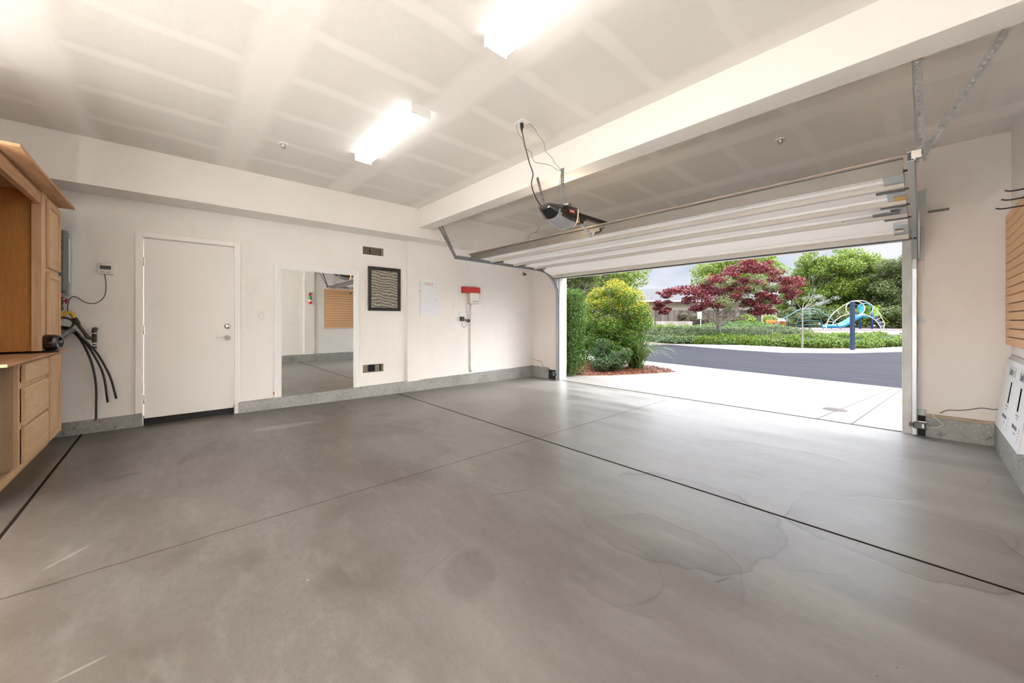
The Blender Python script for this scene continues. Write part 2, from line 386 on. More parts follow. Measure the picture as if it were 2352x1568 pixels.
class Frame:
    def __init__(s, o, rz): s.o = Vector(o); s.rz = rz; s.M = Matrix.Translation(s.o) @ Matrix.Rotation(rz, 4, 'Z')
WF = Frame((0,0,0), 0)
TH = math.atan2(.16, 6.88)
LF = Frame((-6.0, -.9, 0), -TH)     # left wall: local x = out of the wall, local y = along it, z = up
def finish(o, bev=None, solid=None, sub=None):
    if solid: md = o.modifiers.new('solid', 'SOLIDIFY'); md.thickness = solid; md.offset = 0
    if bev: md = o.modifiers.new('bevel', 'BEVEL'); md.width = bev; md.segments = 2; md.limit_method = 'ANGLE'
    if sub: md = o.modifiers.new('sub', 'SUBSURF'); md.levels = sub; md.render_levels = sub
    return o
def mk(name, bm, m, shift=(0,0,0)):
    if not isinstance(bm, bpy.types.Mesh):
        bmesh.ops.recalc_face_normals(bm, faces=bm.faces)
        me = bpy.data.meshes.new(name); bm.to_mesh(me); bm.free()
    else: me = bm
    if Vector(shift).length: me.transform(Matrix.Translation(-Vector(shift)))
    for x in (m if isinstance(m, (list, tuple)) else [m]): me.materials.append(x)
    o = bpy.data.objects.new(name, me); C.objects.link(o); return o
def thing(name, label, cat, base, fr=WF, group=None, kind=None):
    o = bpy.data.objects.new(name, None); o.empty_display_size = .05; C.objects.link(o)
    o.matrix_world = fr.M @ Matrix.Translation(Vector(base)); o['base'] = list(base)
    if label: o['label'] = label
    if cat: o['category'] = cat
    if group: o['group'] = group
    if kind: o['kind'] = kind
    return o
def root_of(o):
    while o.parent: o = o.parent
    return o
def part(par, name, bm, m, label=None, bev=None, solid=None, sub=None, kind=None):
    o = mk(name, bm, m, root_of(par).get('base', (0,0,0))); o.parent = par
    if label: o['label'] = label
    if kind: o['kind'] = kind
    return finish(o, bev, solid, sub)
def solo(name, bm, m, label, cat, base=(0,0,0), fr=WF, group=None, kind=None, bev=None, solid=None, sub=None):
    o = mk(name, bm, m, base); o.matrix_world = fr.M @ Matrix.Translation(Vector(base)); o['base'] = list(base)
    if label: o['label'] = label
    if cat: o['category'] = cat
    if group: o['group'] = group
    if kind: o['kind'] = kind
    return finish(o, bev, solid, sub)
def struct(name, bm, m, fr=WF, **k): return solo(name, bm, m, None, None, (0,0,0), fr, kind='structure', **k)
def dup(root, delta=(0,0,0), label=None, rz=0):
    r = root.copy(); C.objects.link(r); r.matrix_world = Matrix.Translation(Vector(delta)) @ root.matrix_world @ Matrix.Rotation(rz, 4, 'Z')
    if label: r['label'] = label
    def rec(a, b):
        for ch in [c for c in bpy.data.objects if c.parent == a]:
            k = ch.copy(); C.objects.link(k); k.parent = b; rec(ch, k)
    rec(root, r); return r
def text_mesh(s, size, M, ext=.0006, sx=1., shear=0., off=0.):
    cu = bpy.data.curves.new('txt', 'FONT'); cu.body = s; cu.size = size; cu.extrude = ext; cu.align_x = 'CENTER'; cu.align_y = 'CENTER'
    cu.shear = shear; cu.offset = off; cu.resolution_u = 3
    o = bpy.data.objects.new('txt', cu); C.objects.link(o)
    dg = bpy.context.evaluated_depsgraph_get(); me = bpy.data.meshes.new_from_object(o.evaluated_get(dg))
    bpy.data.objects.remove(o)
    me.materials.clear(); me.transform(M @ Matrix.Diagonal((sx, 1, 1, 1))); return me
def basis(o, x, y):
    x = Vector(x).normalized(); y = Vector(y).normalized(); z = x.cross(y)
    M = Matrix.Identity(4)
    for i in range(3): M[i][0] = x[i]; M[i][1] = y[i]; M[i][2] = z[i]; M[i][3] = o[i]
    return M
def grid_wall(bm, s0, s1, z0, z1, holes, d0, d1, axis='x'):
    ss = sorted({s0, s1, *[v for h in holes for v in h[:2]]}); zs = sorted({z0, z1, *[v for h in holes for v in h[2:]]})
    for i in range(len(ss)-1):
        for j in range(len(zs)-1):
            a, b, c, d = ss[i], ss[i+1], zs[j], zs[j+1]; cx, cz = (a+b)/2, (c+d)/2
            if any(h[0] < cx < h[1] and h[2] < cz < h[3] for h in holes): continue
            if axis == 'x': box(bm, d0, d1, a, b, c, d)
            else: box(bm, a, b, d0, d1, c, d)
    return bm

# ------------------------------------------------------------ the shell
ZC = 3.04
def floor_z(y): return 0 if y < .66 else -.00655*(y-.66)
bm = B()
ys = [-1.62, .66, 6.0]
rows = [[bm.verts.new((x, y, floor_z(y))) for x in (-6.12, .62)] for y in ys]
low = [[bm.verts.new((x, y, -.25)) for x in (-6.12, .62)] for y in ys]
for i in range(2):
    bm.faces.new([rows[i][0], rows[i][1], rows[i+1][1], rows[i+1][0]]); bm.faces.new([low[i][0], low[i+1][0], low[i+1][1], low[i][1]])
    bm.faces.new([rows[i][0], rows[i+1][0], low[i+1][0], low[i][0]]); bm.faces.new([rows[i][1], low[i][1], low[i+1][1], rows[i+1][1]])
bm.faces.new([rows[0][0], low[0][0], low[0][1], rows[0][1]]); bm.faces.new([rows[2][0], rows[2][1], low[2][1], low[2][0]])
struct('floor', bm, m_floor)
struct('ceiling', box(B(), -6.3, .8, -1.6, 6.18, ZC, ZC+.15), m_ceil)
# left wall, in its own frame
bm = B()
V1 = (3.146, 3.484, 2.265, 2.392); V2 = (3.146, 3.484, .371, .501); DH = (.655, 1.505, -.3, 2.165)
grid_wall(bm, -.75, 3.885, .10, ZC, [V1, V2, DH], -.20, -.045)
box(bm, -.20, .0, 3.883, 4.103, .16, 2.60)                       # pilaster under the beam
box(bm, -.20, -.012, 4.103, 6.93, .16, 2.55)
box(bm, -.20, .0, 4.103, 6.93, 2.548, ZC)
struct('wall_left', bm, m_wall, LF)
struct('trim_1', box(B(), -.20, .375, -.75, 6.93, 2.568, ZC+.01), m_beam, LF)           # soffit along the left wall
struct('trim_2', box(B(), -5.66, .60, 3.0, 3.225, 2.73, ZC+.01), m_beam, bev=.006)       # dropped beam
bm = B()
hexa(bm, [(-.2,-.75,-.12),(.0,-.75,-.12),(.0,.655,-.12),(-.2,.655,-.12),(-.2,-.75,.13),(.0,-.75,.13),(.0,.655,.14),(-.2,.655,.14)])
hexa(bm, [(-.2,1.55,-.12),(.0,1.55,-.12),(.0,6.92,-.12),(-.2,6.92,-.12),(-.2,1.55,.14),(.0,1.55,.14),(.0,6.92,.208),(-.2,6.92,.208)])
struct('baseboard_left', bm, m_stem, LF, bev=.008)
# front wall with the door opening
XL, XR, ZH = -5.06, -.13, 2.09
bm = B(); grid_wall(bm, -6.2, .78, .10, ZC, [(XL-.11, XR+.11, -.2, ZH+.10)], 6.0, 6.16, 'y')
struct('wall_front', bm, m_wallr)
bm = B(); box(bm, -6.0, -5.37, 5.972, 6.16, -.15, .20); box(bm, .045, .6, 5.972, 6.16, -.15, .175)
struct('baseboard_front', bm, m_stem, bev=.008)
struct('trim_3', box(B(), .045, .6, 5.968, 6.02, .175, .205), m_wood)                    # mudsill ledge on the short front curb
bm = B()
box(bm, XL-.115, XL, 5.975, 6.06, -.04, ZH+.02); box(bm, XR, XR+.075, 5.975, 6.06, -.04, ZH+.02)
box(bm, XL-.115, XR+.075, 5.975, 6.06, ZH, ZH+.11)
struct('trim_4', bm, m_jamb, bev=.004)                                                   # weathered jambs and head
bm = B()
box(bm, XL-.115, XL-.012, 6.06, 6.20, -.05, ZH+.1); box(bm, XR+.012, XR+.12, 6.06, 6.20, -.05, ZH+.1); box(bm, XL-.115, XR+.12, 6.06, 6.20, ZH+.012, ZH+.11)
struct('trim_5', bm, m_white, bev=.004)
# outside: lap siding wing with a corner board
bm = B()
for i in range(13): hexa(bm, [(-5.9,6.20,.19+i*.17),(-5.185,6.20,.19+i*.17),(-5.185,6.245,.19+i*.17),(-5.9,6.245,.19+i*.17),(-5.9,6.20,.37+i*.17),(-5.185,6.20,.37+i*.17),(-5.185,6.212,.37+i*.17),(-5.9,6.212,.37+i*.17)])
struct('wall_outside_siding', bm, m_yside)
struct('trim_6', box(B(), -5.255, -5.115, 6.20, 6.27, .20, 2.35), m_yside, bev=.004)
struct('trim_7', box(B(), -5.20, -5.10, 6.16, 6.24, -.06, .20), m_wallr)
# right wall
bm = B(); box(bm, .60, .78, -1.6, 6.0, .12, ZC); box(bm, .545, .60, 2.95, 3.225, .12, 2.74)
struct('wall_right', bm, m_wall)
struct('baseboard_right', box(B(), .495, .78, -1.6, 6.0, -.15, .195), m_stem, bev=.008)
struct('wall_back', box(B(), -6.3, .8, -1.75, -1.6, -.1, ZC), m_wall)

# walk door in the left wall
dr = thing('door_1', None, None, (-.06, 1.08, .07), LF, kind='structure')
part(dr, 'door_slab', box(B(), -.10, -.055, .668, 1.498, .075, 2.157), m_doorp, bev=.003)
bm = B(); box(bm, -.045, -.022, .598, .655, .145, 2.222); box(bm, -.045, -.022, 1.505, 1.573, .13, 2.222); box(bm, -.045, -.022, .655, 1.505, 2.165, 2.222)
part(dr, 'casing', bm, m_trim, bev=.003)
bm = B(); box(bm, -.20, -.045, .645, .660, -.01, 2.165); box(bm, -.20, -.045, 1.503, 1.512, -.01, 2.165); box(bm, -.20, -.045, .655, 1.505, 2.160, 2.172); box(bm, -.045, -.030, .652, .664, .0, 2.16)
box(bm, -.045, -.022, 1.512, 1.560, -.012, .135)
part(dr, 'jamb', bm, m_white)
part(dr, 'under_door_gap', box(B(), -.12, -.075, .66, 1.503, 0, .10), m_dark)  # near-black fill for the black gap under the slab
part(dr, 'threshold', box(B(), -.20, -.05, .655, 1.505, -.02, .002), m_dark)
for z in (.296, 1.095, 1.884):
    bm = B(); box(bm, -.060, -.050, .655, .676, z-.05, z+.05); tube(bm, [(-.045,.664,z-.052),(-.045,.664,z+.052)], .007)
    part(dr, 'hinge', bm, m_chrome)
bm = B(); lathe(bm, [(.0,.0),(.034,.0),(.034,.006),(.026,.014),(.0,.016)], (-.055,1.434,1.133), (1,0,0)); box(bm, -.042,-.022,1.429,1.439,1.118,1.148)
part(dr, 'deadbolt', bm, m_chrome)
bm = B(); lathe(bm, [(.0,.0),(.036,.0),(.034,.010),(.020,.020),(.014,.045),(.016,.055),(.0,.058)], (-.055,1.434,.985), (1,0,0))
rose = part(dr, 'door_handle', bm, m_chrome)
bm = B(); tube(bm, smooth_pts([(-.002,1.436,.985),(.004,1.405,.980),(.003,1.375,.992),(.0,1.345,.995),(-.008,1.322,.985)]), [.010,.010,.0095,.009,.009,.009,.0085,.008,.008,.0075,.007,.007,.007,.0065,.006,.006,.0055,.0055,.005,.005,.005,.0045,.0045,.004,.004], 8)
part(rose, 'lever', bm, m_chrome)
# filler strip behind vent openings
def vent(v, nm, lab, closed):
    s0, s1, z0, z1 = v
    t = thing('air_vent', lab, 'vent', (-.045, (s0+s1)/2, z0), LF, 'louvred air vents in the left wall')
    bm = B(); box(bm, -.16, -.15, s0, s1, z0, z1)
    part(t, 'duct_back', bm, m_dark)
    bm = B(); box(bm, -.15, -.046, s0, s0+.004, z0, z1); box(bm, -.15, -.046, s1-.004, s1, z0, z1); box(bm, -.15, -.046, s0, s1, z0, z0+.004); box(bm, -.15, -.046, s0, s1, z1-.004, z1)
    part(t, 'sleeve', bm, m_beige)
    mid = s0+.125 if closed else s0+.10; n = 7
    for a, b_ in (((s0+.006, mid-.012), (mid+.012, s1-.05)) if closed else ((s0+.006, mid-.01), (s1-.13, s1-.06))):
        bm = B()
        for i in range(n):
            z = z0+.012+(z1-z0-.024)*i/(n-1)
            hexa(bm, [(-.085,a,z-.006),(-.062,a,z-.010),(-.062,b_,z-.010),(-.085,b_,z-.006),(-.085,a,z-.001),(-.062,a,z-.006),(-.062,b_,z-.006),(-.085,b_,z-.001)])
        part(t, 'louvres', bm, m_beige)
vent(V1, 'hi', 'small louvred vent high on the left wall, above the framed picture', True)
vent(V2, 'lo', 'small broken louvred vent low on the left wall, near the curb', False)
# light switch
def plate(name, lab, cat, s, z, d, w_=.072, h_=.116, fr=LF, rocker=True):
    t = thing(name, lab, cat, (d, s, z-h_/2), fr)
    part(t, 'cover_plate', box(B(), d, d+.006, s-w_/2, s+w_/2, z-h_/2, z+h_/2), m_plast, bev=.002)
    return t
t = plate('light_switch', 'cream rocker light switch on the left wall between the door and the mirror', 'switch', 1.795, 1.273, -.045)
part(t, 'rocker', box(B(), -.039, -.033, 1.780, 1.810, 1.235, 1.31), m_plast, bev=.002)
part(t, 'slider', box(B(), -.033, -.026, 1.788, 1.808, 1.245, 1.272), m_white, bev=.002)

# leaning mirror let into a white casing
t = thing('wall_mirror', 'tall mirror in a white moulded frame standing on the concrete curb', 'mirror', (-.045, 2.52, .14), LF)
bm = B()
for a, b_, d in ((1.948, 2.037, .0),):
    pass
def mould(bm, s0, s1, z0, z1, vert, flip):
    """white casing with three stepped beads"""
    for f0, f1, dd in ((0,.22,.022),(.22,.45,.018),(.45,.72,.022),(.72,1.,.012)):
        if flip: f0, f1 = 1-f1, 1-f0
        if vert: box(bm, -.048, -.045+dd, s0+(s1-s0)*f0, s0+(s1-s0)*f1, z0, z1)
        else: box(bm, -.048, -.045+dd, s0, s1, z0+(z1-z0)*f0, z0+(z1-z0)*f1)
mould(bm, 1.948, 2.037, .14, 2.005, True, False); mould(bm, 3.006, 3.094, .152, 2.005, True, True); mould(bm, 2.037, 3.006, 1.912, 2.005, False, True)
part(t, 'frame', bm, m_white, bev=.003)
bm = B(); dx = 1.0*math.tan(TH)
hexa(bm, [(-.060,2.030,.141),(-.060,2.030,.141+.001),(-.060+.0,3.010,.15),(-.060,3.010,.141),(-.058,2.030,1.915),(-.057,2.030,1.916),(-.057-dx*0,3.010,1.916),(-.058,3.010,1.915)]); bm.free()
bm = B()
x0, x1 = -.038, -.038-.98*math.tan(TH)*-1
# the glass hangs a little out of line with the wall
g0 = (-.043+.0115, 2.032); g1 = (-.043-.0115, 3.011)
g0 = (-.0440, 2.032); g1 = (-.0440-.98*math.tan(TH)*0, 3.011)
hexa(bm, [(-.0445,2.032,.142),(-.0225,2.032,.142),(-.0445,3.011,.142),(-.0446,3.011,.142),(-.0445,2.032,1.915),(-.0225,2.032,1.915),(-.0445,3.011,1.915),(-.0446,3.011,1.915)])
part(t, 'mirror_glass', bm, m_mirror)
bm = B(); box(bm, -.045, -.028, 1.935, 1.957, .19, .225)
part(t, 'retaining_clip', bm, mat('rusty_clip', (.40,.12,.03), .6), 'small rusty clip at the lower left corner')

# framed picture, hung slightly askew and tipped forward
def sand(g, b, oc):
    n = g.noise(oc, 4.5, 3, .6)
    sp = g.node('ShaderNodeSeparateXYZ', {0: oc}).outputs
    v = g.m('ADD', g.m('MULTIPLY', sp[2], 22.), g.m('MULTIPLY', n, 3.0)); v = g.m('SUBTRACT', v, g.m('MULTIPLY', sp[1], -2.6))
    wv = g.m('FRACT', v); wv = g.m('MULTIPLY', g.m('MULTIPLY', wv, g.m('SUBTRACT', 1., wv)), 4.)
    gr = g.noise(oc, 170, 3, .8)
    c = g.mix(g.m('POWER', wv, 2.2), (.07,.068,.06), (.42,.38,.29)); c = g.mix(g.ramp(gr, .35, .7, 0, .6), c, (.05,.05,.048))
    g.l.new(c, b.inputs['Base Color'])
m_sand = mat('sand_ripple_print', rough=.35, fn=sand)
t = thing('framed_picture', 'black framed photograph of rippled sand hanging right of the mirror', 'picture', (-.045, 3.50, 1.367), LF)
bm = B(); a, b_, c_, d_ = 3.222, 3.768, 1.367, 2.079; w_ = .052
for q in ((a, a+w_, c_, d_), (b_-w_, b_, c_, d_), (a+w_, b_-w_, c_, c_+w_), (a+w_, b_-w_, d_-w_, d_)): box(bm, -.043, -.012, *q)
part(t, 'picture_frame', bm, m_black, bev=.006)
part(t, 'print', box(B(), -.043, -.026, a+w_-.004, b_-w_+.004, c_+w_-.004, d_-w_+.004), m_sand)

# structured-wiring cabinet door in the wall
t = thing('wiring_panel', 'flush white metal wiring cabinet with a small red label', 'panel', (-.012, 4.30, 1.275), LF)
bm = B(); a, b_, c_, d_ = 4.111, 4.487, 1.275, 1.915
for q in ((a, a+.022, c_, d_), (b_-.022, b_, c_, d_), (a, b_, c_, c_+.022), (a, b_, d_-.022, d_)): box(bm, -.016, -.004, *q)
part(t, 'panel_frame', bm, m_white, bev=.002)
bm = B(); box(bm, -.016, -.001, a+.025, b_-.025, c_+.025, d_-.03)
m_panel = mat('panel_enamel', (.80,.83,.86), .22)
dr2 = part(t, 'panel_door', bm, m_panel, bev=.002)
bm = B(); tube(bm, [(.0,4.43,1.575),(.008,4.43,1.575)], .008); part(dr2, 'latch', bm, m_chrome)
bm = B(); tube(bm, [(-.006,4.108,1.72),(.008,4.104,1.72)], .012); part(t, 'knockout_button', bm, m_lgrey)
bm = B(); la, lb, lc, ld = 4.215, 4.368, 1.832, 1.880
for q in ((la, la+.004, lc, ld), (lb-.004, lb, lc, ld), (la, lb, lc, lc+.003), (la, lb, ld-.003, ld)): box(bm, -.001, .0002, *q)
m_lab = mat('pale_red_print', (.72,.22,.20), .6)
lbl = part(t, 'label', bm, m_lab)
part(lbl, 'label_text', text_mesh('HOMETOTAL', .030, basis((0,4.2915,1.856), (0,1,0), (0,0,1)), sx=.75), m_lab)

# sprinkler timer with a red board above
t = thing('irrigation_timer', 'off-white wall timer box with a script logo, under the red board', 'timer', (-.012, 5.22, 1.53), LF)
part(t, 'case_back', box(B(), -.012, .045, 5.115, 5.335, 1.533, 1.745), m_beige, bev=.006)
part(t, 'front_cover', box(B(), .045, .085, 5.128, 5.345, 1.530, 1.742), m_plast, bev=.012)
part(t, 'logo', text_mesh('Lawn Genie', .038, basis((.0855,5.245,1.577), (0,1,0), (0,0,1)), sx=.78, shear=.35), m_black)
bm = B(); box(bm, -.012, .072, 4.975, 5.372, 1.735, 1.852)
solo('red_board', bm, m_red, 'dark red block fixed to the wall right above the timer box', 'board', (-.012, 5.17, 1.735), LF, bev=.006)
bm = B(); tube(bm, [(.002,5.195,1.53),(.002,5.195,.30),(.006,5.19,.25)], .012, 8); tube(bm, [(.002,5.165,1.53),(.002,5.165,.27)], .006, 8)
for z in (1.2, .75, .35): box(bm, -.012, .006, 5.155, 5.215, z, z+.012)
cp = thing('cable_conduit', 'thin painted conduit running down the wall from the timer box to the curb', 'conduit', (-.012, 5.19, .24), LF)
part(cp, 'pipe', bm, m_trim)
bm = B(); lathe(bm, [(.0,.02),(.016,.02),(.02,0),(.014,-.03),(0,-.03)], (.004,5.19,.245), (0,0,1), 10); part(cp, 'end_fitting', bm, m_lgrey)
t = plate('wall_outlet', 'white outlet on the bright left wall with a black adapter plugged in', 'outlet', 4.965, 1.312, -.012)
part(t, 'socket', box(B(), -.006, -.003, 4.95, 4.98, 1.275, 1.35), m_white)
ad = thing('power_adapter', 'black plug-in power adapter in the outlet below the timer', 'adapter', (-.006, 4.985, 1.20), LF)
part(ad, 'adapter_body', box(B(), -.003, .052, 4.945, 5.015, 1.200, 1.282), m_black, bev=.004)
bm = B(); tube(bm, smooth_pts([(.02,4.975,1.20),(.02,4.985,1.12),(.015,5.03,1.075),(.01,5.09,1.12),(.008,5.115,1.22),(.006,5.105,1.35),(.01,5.085,1.48),(.02,5.075,1.54)]), .0032, 6)
part(ad, 'cord', bm, m_wire)
bm = B(); tube(bm, smooth_pts([(.02,5.05,1.235),(.025,5.085,1.215),(.02,5.125,1.185),(.02,5.155,1.20),(.02,5.135,1.225),(.02,5.10,1.215),(.02,5.06,1.225)]), .011, 7)
part(ad, 'coiled_tie', bm, m_black)
# plugged round fitting
t = thing('wall_fitting', 'small round brass fitting high on the left wall near the corner', 'fitting', (-.012, 6.61, 2.19), LF)
bm = B(); lathe(bm, [(0,.02),(.030,.02),(.040,.012),(.046,0)], (-.012,6.61,2.225), (1,0,0), 18); part(t, 'escutcheon', bm, mat('tarnished_brass', (.33,.27,.17), .5, .5))
bm = B(); tube(bm, [(.0,6.63,2.22),(.03,6.63,2.22)], .018, 8); part(t, 'plug', bm, m_dark)

# water heater and its pipes beyond the cabinet end
t = thing('tankless_water_heater', 'grey tankless water heater half hidden behind the tall cupboard', 'water heater', (.0, -.12, 1.46), LF)
part(t, 'back_case', box(B(), -.045, .10, -.38, .124, 1.475, 2.128), m_lgrey, bev=.006)
fc = part(t, 'front_cover', box(B(), .10, .205, -.39, .130, 1.485, 2.115), m_grey, bev=.022)
part(fc, 'air_slot', box(B(), .2045, .207, -.30, .098, 1.905, 1.955), m_black)
part(fc, 'air_slot', box(B(), .2045, .207, -.30, .098, 1.985, 2.025), m_black)
part(fc, 'display', box(B(), .2045, .207, -.10, .092, 1.55, 1.65), m_black, bev=.001)
bm = B(); box(bm, .02, .09, .124, .1255, 1.60, 2.05); part(t, 'spec_label', bm, m_white)
t = thing('wall_thermostat', 'small white wall controller with a dark display and hanging cable', 'controller', (-.045, .37, 1.71), LF)
part(t, 'case', box(B(), -.045, -.018, .312, .430, 1.712, 1.838), m_plast, bev=.006)
part(t, 'screen', box(B(), -.018, -.0165, .328, .412, 1.765, 1.806), m_black)
bm = B(); box(bm, -.018, -.015, .330, .362, 1.730, 1.744); part(t, 'button', bm, m_lgrey); bm = B(); box(bm, -.018, -.015, .384, .405, 1.730, 1.742); part(t, 'button', bm, m_lgrey)
bm = B(); tube(bm, [(-.0165,.330,1.820),(-.015,.330,1.820)], .007); part(t, 'badge', bm, mat('orange_badge', (.75,.25,.05), .5))
bm = B(); tube(bm, smooth_pts([(-.030,.362,1.712),(-.030,.372,1.60),(-.030,.360,1.47),(-.030,.300,1.395),(-.030,.225,1.40),(-.030,.165,1.45),(-.030,.128,1.455),(-.030,.105,1.40),(-.020,.098,1.30)]), .0042, 6)
part(t, 'cable', bm, m_wire)
t = thing('gas_pipe', 'rusty black gas pipe with yellow connector and red valve under the heater', 'pipe', (.0, .17, .90), LF)
bm = B(); tube(bm, [(.09,.066,1.46),(.09,.066,1.30)], .017, 10)
for z in (1.44, 1.385, 1.33): tube(bm, [(.09,.066,z-.018),(.09,.066,z+.018)], .024, 8)
vb = part(t, 'valve_body', bm, m_iron)
bm = B(); tube(bm, [(.09,.085,1.405),(.09,.105,1.405)], .008); box(bm, .075, .105, .102, .118, 1.375, 1.43); part(vb, 'valve_handle', bm, m_redp)
bm = B(); lathe(bm, [(.026,-.006),(.026,.010)], (.09,.066,1.452), (0,0,1), 10); part(vb, 'red_collar', bm, mat('pink_tag', (.75,.12,.15), .6))
bm = B(); tube(bm, smooth_pts([(.09,.066,1.31),(.09,.070,1.272),(.085,.090,1.262),(.075,.108,1.285),(.07,.130,1.290),(.06,.145,1.265),(.055,.158,1.225)]), .0165, 10); part(t, 'yellow_connector', bm, m_yel)
bm = B(); tube(bm, [(.055,.156,1.232),(.050,.182,1.165)], .022, 8); tube(bm, [(.05,.178,1.17),(.03,.236,1.052)], .0145, 10)
tube(bm, smooth_pts([(.032,.233,1.058),(.03,.245,1.028),(.03,.270,1.018),(.03,.292,1.018)]), .018, 10)
tube(bm, [(.03,.294,1.06),(.03,.294,.97)], .019, 10); tube(bm, [(.03,.294,1.11),(.03,.294,.905)], .0145, 10); tube(bm, [(.03,.294,.93),(.03,.294,.905)], .018, 8)
tube(bm, [(.03,.294,1.075),(.03,.294,1.10),(.012,.294,1.113),(-.045,.294,1.113)], .020, 10)
part(t, 'iron_pipe', bm, m_iron)
for z in (1.071, .963, .934):
    bm = B(); lathe(bm, [(.0155,-.006),(.0155,.006)], (.03,.294,z), (0,0,1), 10); part(t, 'thread_tape', bm, m_tape)
bm = B()
for k, rr in enumerate((.052, .060, .066)):
    tube(bm, [(.035+.012*k, .085+rr*math.cos(a/16*2*PI)*1.1, 1.175+rr*math.sin(a/16*2*PI)) for a in range(17)], .004, 5, False)
solo('coiled_wire', bm, m_wire, 'small coil of grey control wire hanging below the water heater', 'cable', (.035, .085, 1.11), LF)
HS = [([( .06,-.14,1.10),(.06,.03,1.135),(.055,.115,1.115),(.045,.196,1.01),(.035,.272,.77),(.025,.305,.52),(.02,.306,.30),(.02,.305,.145)], 'leftmost black hose, the longest one, reaching down to the curb'),
      ([( .075,-.14,1.12),(.075,.04,1.140),(.07,.14,1.11),(.06,.22,1.0),(.05,.30,.82),(.04,.362,.61),(.03,.392,.315)], 'middle black hose drooping from behind the cupboard'),
      ([( .09,-.14,1.13),(.09,.05,1.145),(.085,.15,1.115),(.075,.235,.99),(.06,.32,.85),(.05,.41,.60),(.04,.457,.35)], 'rightmost and shortest black hose drooping from behind the cupboard')]
for pts, lab in HS:
    solo('drain_hose', tube(B(), smooth_pts(pts, 8), .0095, 8), m_rub, lab, 'hose', pts[-1], LF, 'black hoses hanging below the water heater')
bm = B(); tube(bm, smooth_pts([(.10,-.10,.90),(.11,.03,.985),(.10,.10,1.075),(.08,.155,1.11)]), [.035]*8+[.034]*5+[.026]*6, 10)
solo('insulated_pipe', bm, m_grey, 'thick dark grey insulated pipe elbow behind the tall cupboard', 'pipe', (.10, 0, .90), LF)

# ------------------------------------------------------------ overhead garage door (raised)
DX0, DX1 = -4.95, -.075
gd = thing('garage_door', 'raised white sectional garage door hanging under the ceiling on its tracks', 'garage door', (-2.51, 4.7, 2.08))
secs = [((3.63, 2.262), (4.16, 2.250)), ((4.165, 2.250), (4.695, 2.242)), ((4.70, 2.242), (5.23, 2.236)), ((5.235, 2.232), (5.752, 2.082))]
def sec_prof(p, q):
    """profile in the (y, z) plane: sheet with a hat rib near each edge, facing down"""
    p, q = Vector(p), Vector(q); t = (q-p).normalized(); n = Vector((t.y, -t.x))
    if n.y > 0: n = -n
    L = (q-p).length
    pr = [(0,-.045),(0,.020),(.035,.020),(.040,.0),(L-.215,0),(L-.210,.020),(L-.175,.020),(L-.168,.0),(L-.050,.0),(L-.045,.012),(L-.004,.012),(L-.004,-.045)]
    return [tuple(p + t*a + n*b) for a, b in pr]
for i, (p, q) in enumerate(secs):
    part(gd, 'door_section', extr(B(), sec_prof(p, q), 'x', DX0, DX1), m_sdoor)
    pv, qv = Vector(p), Vector(q); tt = (qv-pv).normalized(); nv = Vector((tt.y, -tt.x)); nv = -nv if nv.y > 0 else nv; LL_ = (qv-pv).length
    part(gd, 'section_rail', extr(B(), [tuple(pv+tt*a+nv*b) for a, b in ((LL_-.150,-.004),(LL_-.132,.050),(LL_-.080,.050),(LL_-.066,-.004))], 'x', DX0, DX1), m_ribshade, 'rail along the section, its beige tone standing in for shade')
bm = B()     # deep stiffening strut along the inner edge
extr(bm, [(3.612,2.285),(3.612,2.185),(3.618,2.185),(3.618,2.275),(3.66,2.275),(3.66,2.24),(3.664,2.24),(3.664,2.285)], 'x', DX0, DX1)
extr(bm, [(3.585,2.290),(3.585,2.282),(3.664,2.282),(3.664,2.290)], 'x', DX0-.03, DX1)
part(gd, 'stiffening_strut', bm, m_strut)
bm = B()
extr(bm, [(3.583,2.292),(3.583,2.300),(3.66,2.300),(3.66,2.292)], 'x', DX0-.02, DX1); part(gd, 'top_angle', bm, mat('tan_primer_steel', (.30,.235,.18), .6, .1))
for (p, q) in secs:
    for xe, sx in ((DX0, 1), (DX1, -1)):
        pv, qv = Vector((0, *p)), Vector((0, *q)); a = pv.lerp(qv, .30); b_ = pv.lerp(qv, .97)
        bm = B(); x0_, x1_ = sorted((xe, xe+sx*.105)); dz = Vector((0, 0, -.026)); up = Vector((0, 0, -.002))
        hexa(bm, [(x0_, *(a+dz)[1:]), (x1_, *(a+dz)[1:]), (x1_, *(b_+dz)[1:]), (x0_, *(b_+dz)[1:]), (x0_, *(a+up)[1:]), (x1_, *(a+up)[1:]), (x1_, *(b_+up)[1:]), (x0_, *(b_+up)[1:])])
        eb = part(gd, 'end_stile', bm, m_galv if sx < 0 else m_sdoor, 'bare galvanised end stile' if sx < 0 else None)
        if sx < 0 and p[0] > 4.1 and p[0] < 4.2:
            bm = B(); c_ = a.lerp(b_, .5); box(bm, x0_+.035, x1_-.004, c_.y-.10, c_.y+.10, c_.z-.0275, c_.z-.0262); part(eb, 'stained_label', bm, mat('rusty_label', (.55,.33,.05), .6))
        if sx < 0 and p[0] > 5.2:
            bm = B(); c_ = a.lerp(b_, .35); box(bm, x0_+.01, x0_+.07, c_.y-.03, c_.y+.05, c_.z-.036, c_.z-.0255); part(eb, 'stamped_label', bm, mat('pale_label', (.75,.62,.55), .6))
